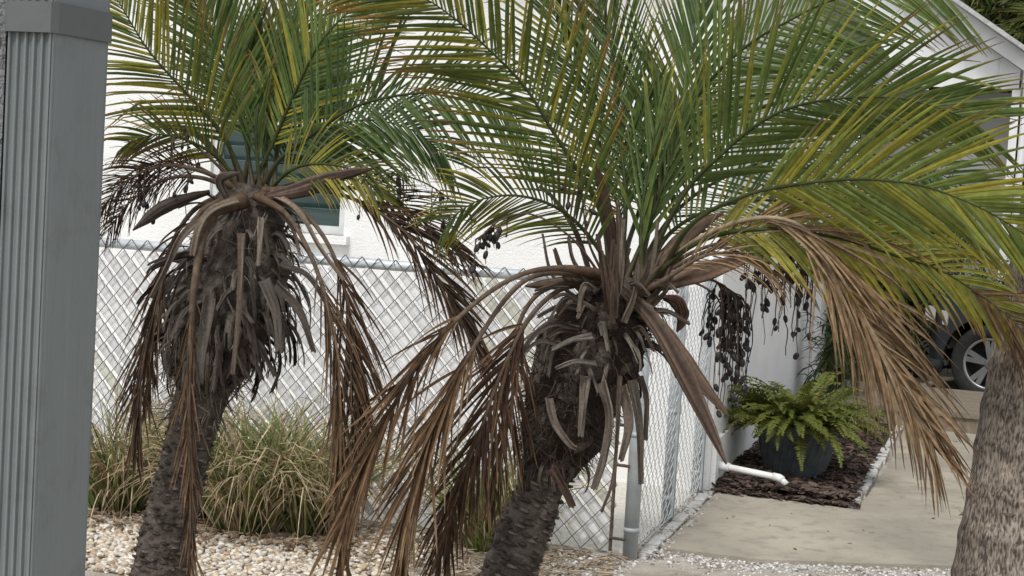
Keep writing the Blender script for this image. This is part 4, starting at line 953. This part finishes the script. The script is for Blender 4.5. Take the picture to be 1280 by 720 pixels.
leafclump('shrub', W(2.3, 8.7, 0), .8, .4, 1.0, 4200, 74, 'dark hedge shrub behind the car roof', 'shrub', (.12, .014))

# ------------------------------------------------------------------ concrete step by the drive
stp = MB(); st_root = empty('step_platform', W(.9, 5.6, .02), 'low tan step platform with grained top at the end of the mulch', 'step')
mb = MB(); mb.wbox(.36, 1.43, 4.92, 6.35, .02, .13); mb.build('base', 'step_wood', st_root)
mb = MB()
for i in range(8):
    b0 = 4.90+i*.184; mb = MB(); mb.wbox(.34, 1.45, b0, b0+.180, .131, .165+.001*(i % 3)); mb.build('board', 'step_wood', st_root)
mb = MB(); mb.box(W(.22, 5.75, .16), EX*.11+UP*.05, EY*.012, UP*.07-EX*.03); lo_ = mb.build('loose_board', 'step_wood'); tag(lo_, 'short tan board leaning by the white side door', 'board')

# ------------------------------------------------------------------ gable wing behind
gb = 9.05
ga = empty('gabled_wing', W(1.5, gb, 0), 'white gabled porch wing with wall below coloured grey for shade, beyond the driveway', 'building')
aE, zE = 1.55, 2.99; sl_ = .66
zr = zE+(aE-.2)*sl_
mb = MB(); 
mb.add([W(-1.6, gb, 2.80), W(aE, gb, 2.80), W(aE, gb, zE), W(.0, gb, zE+aE*sl_), W(-1.6, gb, zE+.0)], [(0, 1, 2, 3, 4)])
mb.add([W(-1.6, gb+.05, 2.80), W(aE, gb+.05, 2.80), W(aE, gb, 2.80), W(-1.6, gb, 2.80)], [(0, 1, 2, 3)]); mb.build('gable_wall', 'gable', ga)
x = -.2
while x < aE-.03:
    zt = zE+(aE-x)*sl_-.04 if x > 0 else zE+aE*sl_
    mb = MB(); mb.wbox(x, x+.02, gb-.014, gb-.002, 2.80, zt); mb.build('batten', 'gable', ga); x += .305
d = (EX*1-UP*sl_).normalized(); c = W(aE/2+.03, gb-.16, zE+aE*sl_/2+.03); hl = math.hypot(aE, aE*sl_)/2+.10
mb = MB(); mb.box(c+UP*.05, d*hl, EY*.012, (UP+EX*sl_).normalized()*.085); mb.build('rake_board', 'gable', ga)
mb = MB(); mb.box(c+UP*.135+EY*2.0, d*(hl+.03), EY*2.2, (UP+EX*sl_).normalized()*.02); mb.build('roof', 'roofing', ga)
mb = MB(); mb.wbox(HA+.02, aE-.06, gb+.35, gb+.40, 0, 2.79); mb.build('back_wall', 'shade_grey', ga)
mb = MB(); mb.wbox(aE-.06, aE+.015, gb-.02, gb+.06, 0, 2.795); mb.build('corner_post', 'gable', ga)
mb = MB(); mb.wbox(aE+.03, aE+.11, gb-.10, gb+4, 2.86, 2.97); mb.build('gutter', 'gable', ga)
mb = MB(); mb.tube([W(aE+.07, gb-.05, 2.86), W(aE+.07, gb-.03, 2.7), W(aE+.05, gb-.03, 0.05)], .035, 8); mb.build('downpipe', 'gable', ga)

# ------------------------------------------------------------------ car
wc = pix(1238, 456, 13.15); wc.z = .335
cf = Vector((-math.cos(R(33)), math.sin(R(33)), 0))           # forward
cl_ = Vector((cf.y, -cf.x, 0)).normalized()
if cl_.dot(CAM-wc) < 0: cl_ = -cl_                             # towards the camera side
WB = 2.65; HW = .91
co = wc-cl_*HW*.93; co.z = 0                                    # under the front axle centre line
car = empty('parked_car', co, 'dark blue grey car parked beyond the step, half behind the trunk', 'car')
def cp(x, y, z):
    if x > .42: x = .42+(x-.42)*.42                              # short front overhang
    return co+cf*x+cl_*y+UP*z                      # x forward of front axle
def topz(x):
    return float(np.interp(x, [-3.6, -3.4, -3.0, 0.0, .45, .75, .9], [.78, .98, 1.02, .96, .90, .78, .55]))
def halfw(x, z):
    w_ = float(np.interp(x, [-3.6, -3.3, -2.6, .3, .6, .8, .92], [.70, .84, HW, HW, .85, .70, .48])); return w_*(1-.10*max(0, (z-.6))**1.2-.05*max(0, .45-z))
AR = .40
xs = sorted(set([-3.6, -3.5, -3.3]+[-WB+AR*math.cos(i*math.pi/14) for i in range(15)]+[AR*math.cos(i*math.pi/14) for i in range(15)]+list(np.linspace(-2.2, -.45, 9))+[.48, .55, .62, .7, .76, .82, .87, .92]))
xs = [x for i, x in enumerate(xs) if i == 0 or x-xs[i-1] > .004]
def lowz(x):
    for xc in (0, -WB):
        if abs(x-xc) < AR: return .335+math.sqrt(max(0, AR*AR-(x-xc)**2))
    return .22 if x < .6 else float(np.interp(x, [.6, .92], [.22, .32]))
mb = MB(); NZ = 9; idx = {}
for sd_ in (1, -1):
    vs = []
    for x in xs:
        z0, z1 = lowz(x), topz(x)
        z0 = min(z0, z1-.03)
        for k in range(NZ):
            z = z0+(z1-z0)*k/(NZ-1); vs.append(cp(x, sd_*halfw(x, z), z))
    mb.add(vs, [(i*NZ+k, (i+1)*NZ+k, (i+1)*NZ+k+1, i*NZ+k+1) for i in range(len(xs)-1) for k in range(NZ-1)])
vs = []
for x in xs:
    z = topz(x); hw = halfw(x, z)
    for u in (-1, -.5, 0, .5, 1): vs.append(cp(x, u*hw, z+.05*(1-u*u)))
mb.add(vs, [(i*5+k, (i+1)*5+k, (i+1)*5+k+1, i*5+k+1) for i in range(len(xs)-1) for k in range(4)])
for x in (xs[0], xs[-1]):
    z0, z1 = lowz(x), topz(x); mb.add([cp(x, -halfw(x, z0), z0), cp(x, halfw(x, z0), z0), cp(x, halfw(x, z1), z1), cp(x, -halfw(x, z1), z1)], [(0, 1, 2, 3)])
mb.build('body', 'car_paint', car, smooth=True)
mb = MB(); mb.add([cp(x, y, .24) for x, y in ((.6, -.7), (.6, .7), (-3.3, .75), (-3.3, -.75))], [(0, 1, 2, 3)]); mb.build('underbody', 'rubber', car)
# bumper lip
mb = MB(); P = [cp(x, halfw(x, .3)+.012, .27+.03*max(0, x-.6)) for x in (.42, .55, .68, .78, .86)]+[cp(.94, .3, .30), cp(.96, 0, .30), cp(.94, -.3, .30)]
mb.tube(P, .055, 8); mb.build('bumper_lip', 'rubber', car, smooth=True)
# greenhouse
roofl = [(-3.2, 1.0, .80), (-2.9, 1.42, .66), (-2.4, 1.52, .64), (-1.3, 1.55, .64), (-.75, 1.46, .66), (.02, .99, .82)]
mb = MB(); vs = []
for x, z, hw in roofl: vs += [cp(x, -hw, z), cp(x, 0, z+.03), cp(x, hw, z)]
mb.add(vs, [(i*3+k, (i+1)*3+k, (i+1)*3+k+1, i*3+k+1) for i in range(1, 4) for k in (0, 1)]); mb.build('roof', 'car_paint', car, smooth=True)
for nm, i in (('rear_window', 0), ('windscreen', 4)):
    mb = MB(); mb.add(vs[i*3:i*3+6], [(0, 1, 4, 3), (1, 2, 5, 4)]); mb.build(nm, 'car_glass', car)
for sd_ in (1, -1):
    for x0, x1 in ((-2.95, -2.0), (-1.94, -.95), (-.9, -.05)):
        def tz(x): return float(np.interp(x, [r[0] for r in roofl], [r[1] for r in roofl]))-.05
        mb = MB(); X = np.linspace(x0, x1, 6); vv = []
        for x in X: vv += [cp(x, sd_*.845, 1.0), cp(x, sd_*(.845-.2*max(0, tz(x)-1.0)/.55), max(1.01, tz(x)))]
        mb.add(vv, [(i*2, i*2+2, i*2+3, i*2+1) for i in range(5)]); mb.build('side_window', 'car_glass', car)
    mb = MB(); mb.tube([cp(-.05, sd_*.84, 1.0), cp(-.8, sd_*.67, 1.45), cp(-1.4, sd_*.655, 1.53), cp(-2.4, sd_*.655, 1.5), cp(-2.9, sd_*.68, 1.38), cp(-3.2, sd_*.82, 1.0)], .03, 8); mb.build('roof_pillar', 'car_paint', car, smooth=True)
    mb = MB(); mb.box(cp(.62, sd_*.77, .70), cf*.13+UP*.01-cl_*sd_*.10, cl_*.05, UP*.06); mb.build('headlight', 'lamp_glass', car)
    mb = MB(); mb.box(cp(-.45, sd_*.99, 1.06), cf*.06, cl_*.09, UP*.07); mb.build('mirror', 'car_paint', car)
    for x0, x1 in ((-1.0, -.5), (-2.0, -1.5)):
        mb = MB(); mb.tube([cp(x0-.05, sd_*(HW-.015), .86), cp(x0+.12, sd_*(HW-.015), .86)], .014, 6); mb.build('door_handle', 'alloy', car)
    for xw in (0, -WB):
        wcn = cp(xw, sd_*(HW-.12), .335); mb = MB(); n = 40; vs = []
        rowsw = [(.20, -.10), (.215, -.115), (.30, -.115), (.327, -.095), (.335, -.06), (.335, .06), (.327, .095), (.30, .112), (.222, .105), (.215, .08)]
        for r_, y_ in rowsw:
            for k in range(n):
                a = 2*math.pi*k/n; vs.append(wcn+cf*math.cos(a)*r_+UP*math.sin(a)*r_+cl_*sd_*y_)
        mb.add(vs, [(i*n+k, i*n+(k+1) % n, (i+1)*n+(k+1) % n, (i+1)*n+k) for i in range(len(rowsw)-1) for k in range(n)]); wo_ = mb.build('wheel', 'rubber', car, smooth=True)
        mb = MB(); vs = []
        for r_, y_ in ((.224, .10), (.212, .108), (.200, .095), (.195, .0), (.0, -.02)):
            for k in range(n): a = 2*math.pi*k/n; vs.append(wcn+cf*math.cos(a)*r_+UP*math.sin(a)*r_+cl_*sd_*y_)
        mb.add(vs, [(i*n+k, i*n+(k+1) % n, (i+1)*n+(k+1) % n, (i+1)*n+k) for i in range(2) for k in range(n)]); mb.build('rim', 'alloy', wo_, smooth=True)
        mb = MB(); mb.add(vs[3*n-n:], [(i*n+k, i*n+(k+1) % n, (i+1)*n+(k+1) % n, (i+1)*n+k) for i in range(2) for k in range(n)]); mb.build('rim_well', 'rubber', wo_)
        for k in range(5):
            a = 2*math.pi*k/5+.3
            for da in (-.16, .16):
                d0 = cf*math.cos(a+da*.4)+UP*math.sin(a+da*.4); d1 = cf*math.cos(a+da)+UP*math.sin(a+da); tt = d1.cross(cl_)
                mb = MB(); A_, B_ = wcn+d0*.03+cl_*sd_*.085, wcn+d1*.20+cl_*sd_*.098
                mb.add([A_-tt*.018, A_+tt*.018, B_+tt*.022, B_-tt*.022]+[v-cl_*sd_*.03 for v in (A_-tt*.018, A_+tt*.018, B_+tt*.022, B_-tt*.022)], [(0, 1, 2, 3), (4, 7, 6, 5), (0, 3, 7, 4), (1, 5, 6, 2)]); mb.build('spoke', 'alloy', wo_)
        mb = MB(); mb.tube([wcn+cl_*sd_*.06, wcn+cl_*sd_*.095, wcn+cl_*sd_*.1], [.04, .04, .028], 16); mb.build('hub_cap', 'alloy', wo_, smooth=True)
        # arch liner
        mb = MB(); vs = []
        for k in range(13):
            a = math.pi*k/12
            for y_ in (.0, .11): vs.append(wcn+cf*math.cos(a)*.41+UP*math.sin(a)*.41+cl_*sd_*(y_-.0)-cl_*sd_*.02)
        mb.add(vs, [(k*2, k*2+1, k*2+3, k*2+2) for k in range(12)]); mb.build('arch_liner', 'rubber', car)

# ------------------------------------------------------------------ trees beyond
def fanpalm(p0, h, seed, label, nf=26):
    q = random.Random(seed); root = empty('fan_palm', p0, label, 'palm tree')
    mb = MB(); mb.tube([p0, p0+Vector((.1, 0, h*.5)), p0+Vector((.05, 0, h))], [.17, .14, .13], 12); mb.build('trunk', 'far_bark', root, smooth=True)
    top = p0+Vector((.05, 0, h))
    for i in range(nf):
        dead = i < nf*.4; a = q.uniform(0, 6.28); el = q.uniform(-1.2, -.3) if dead else q.uniform(-.3, 1.2); d = Vector((math.cos(a)*math.cos(el), math.sin(a)*math.cos(el), math.sin(el)))
        st = top-UP*(.4*q.random() if dead else 0); e = st+d*q.uniform(.55, .9); mb = MB(); c = (.22, .18, .07) if not dead else (.14, .10, .06)
        mb.tube([st, st.lerp(e, .5)+UP*.05, e], [.016, .012, .01], 5, col=c); s = d.cross(UP).normalized(); nn = s.cross(d)
        for k in range(26):
            th = R(-115+230*k/25); x = (d*math.cos(th)+s*math.sin(th)+nn*q.gauss(0, .1)).normalized(); l = q.uniform(.5, .75)*(1-.25*abs(th)/2); wv = x.cross(nn).normalized()*.018
            col = mix3((.05, .09, .022), (.22, .22, .06), q.random()) if not dead else mix3((.13, .095, .055), (.30, .24, .15), q.random())
            m_ = e+x*l*.5; en = e+x*l-UP*l*(.25 if not dead else .6); mb.add([e, m_-wv, en, m_+wv], [(0, 1, 2, 3)], tuple(v*q.uniform(.75, 1.2) for v in col))
        mb.build('leaf', 'leaf', root, tint=True)
    return root
fanpalm(W(1.35, 14.0, 0), 4.3, 81, 'fan palm with hanging dead leaves rising above the white gable', 60)
fanpalm(W(2.15, 11.6, 0), 3.35, 82, 'yellowing fan palm beside the gutter corner of the gable', 44)
leafclump('tree', W(4.2, 16, 0), 2.0, 1.6, 3.0, 7000, 83, 'broad green tree beyond the fan palms', 'tree', (.24, .05), ((.03, .06, .02), (.09, .12, .035)), 8)
leafclump('tree', W(7.5, 13, 0), 1.8, 1.6, 2.0, 5000, 84, 'round green tree far beyond the parked car', 'tree', (.22, .05), ((.03, .055, .02), (.08, .11, .035)), 8)
leafclump('tree', W(2.1, 13.2, 0), 1.5, 1.0, 2.7, 12000, 85, 'dense dark tree crowding behind the gutter corner of the gable', 'tree', (.26, .03), ((.03, .055, .018), (.13, .15, .045)), 8)
leafclump('tree', W(.6, 15.0, 0), 1.5, 1.0, 3.2, 9000, 86, 'tall dark tree rising behind the ridge of the white gable', 'tree', (.26, .03), ((.025, .05, .018), (.09, .11, .035)), 8)
q = random.Random(91)
spots = [(W(q.uniform(.12, 2.2), q.uniform(.3, 4.6)), .022) for i in range(70)]
spots = [(p, z) for p, z in spots if not (ab(p)[0] < .95 and ab(p)[1] > 1.6)]
chips('drive_litter', spots, .026, .004, [(.12, .09, .065), (.36, .30, .22)], 'husk', 'small dry leaf bits scattered over the concrete driveway', 'litter', 92)
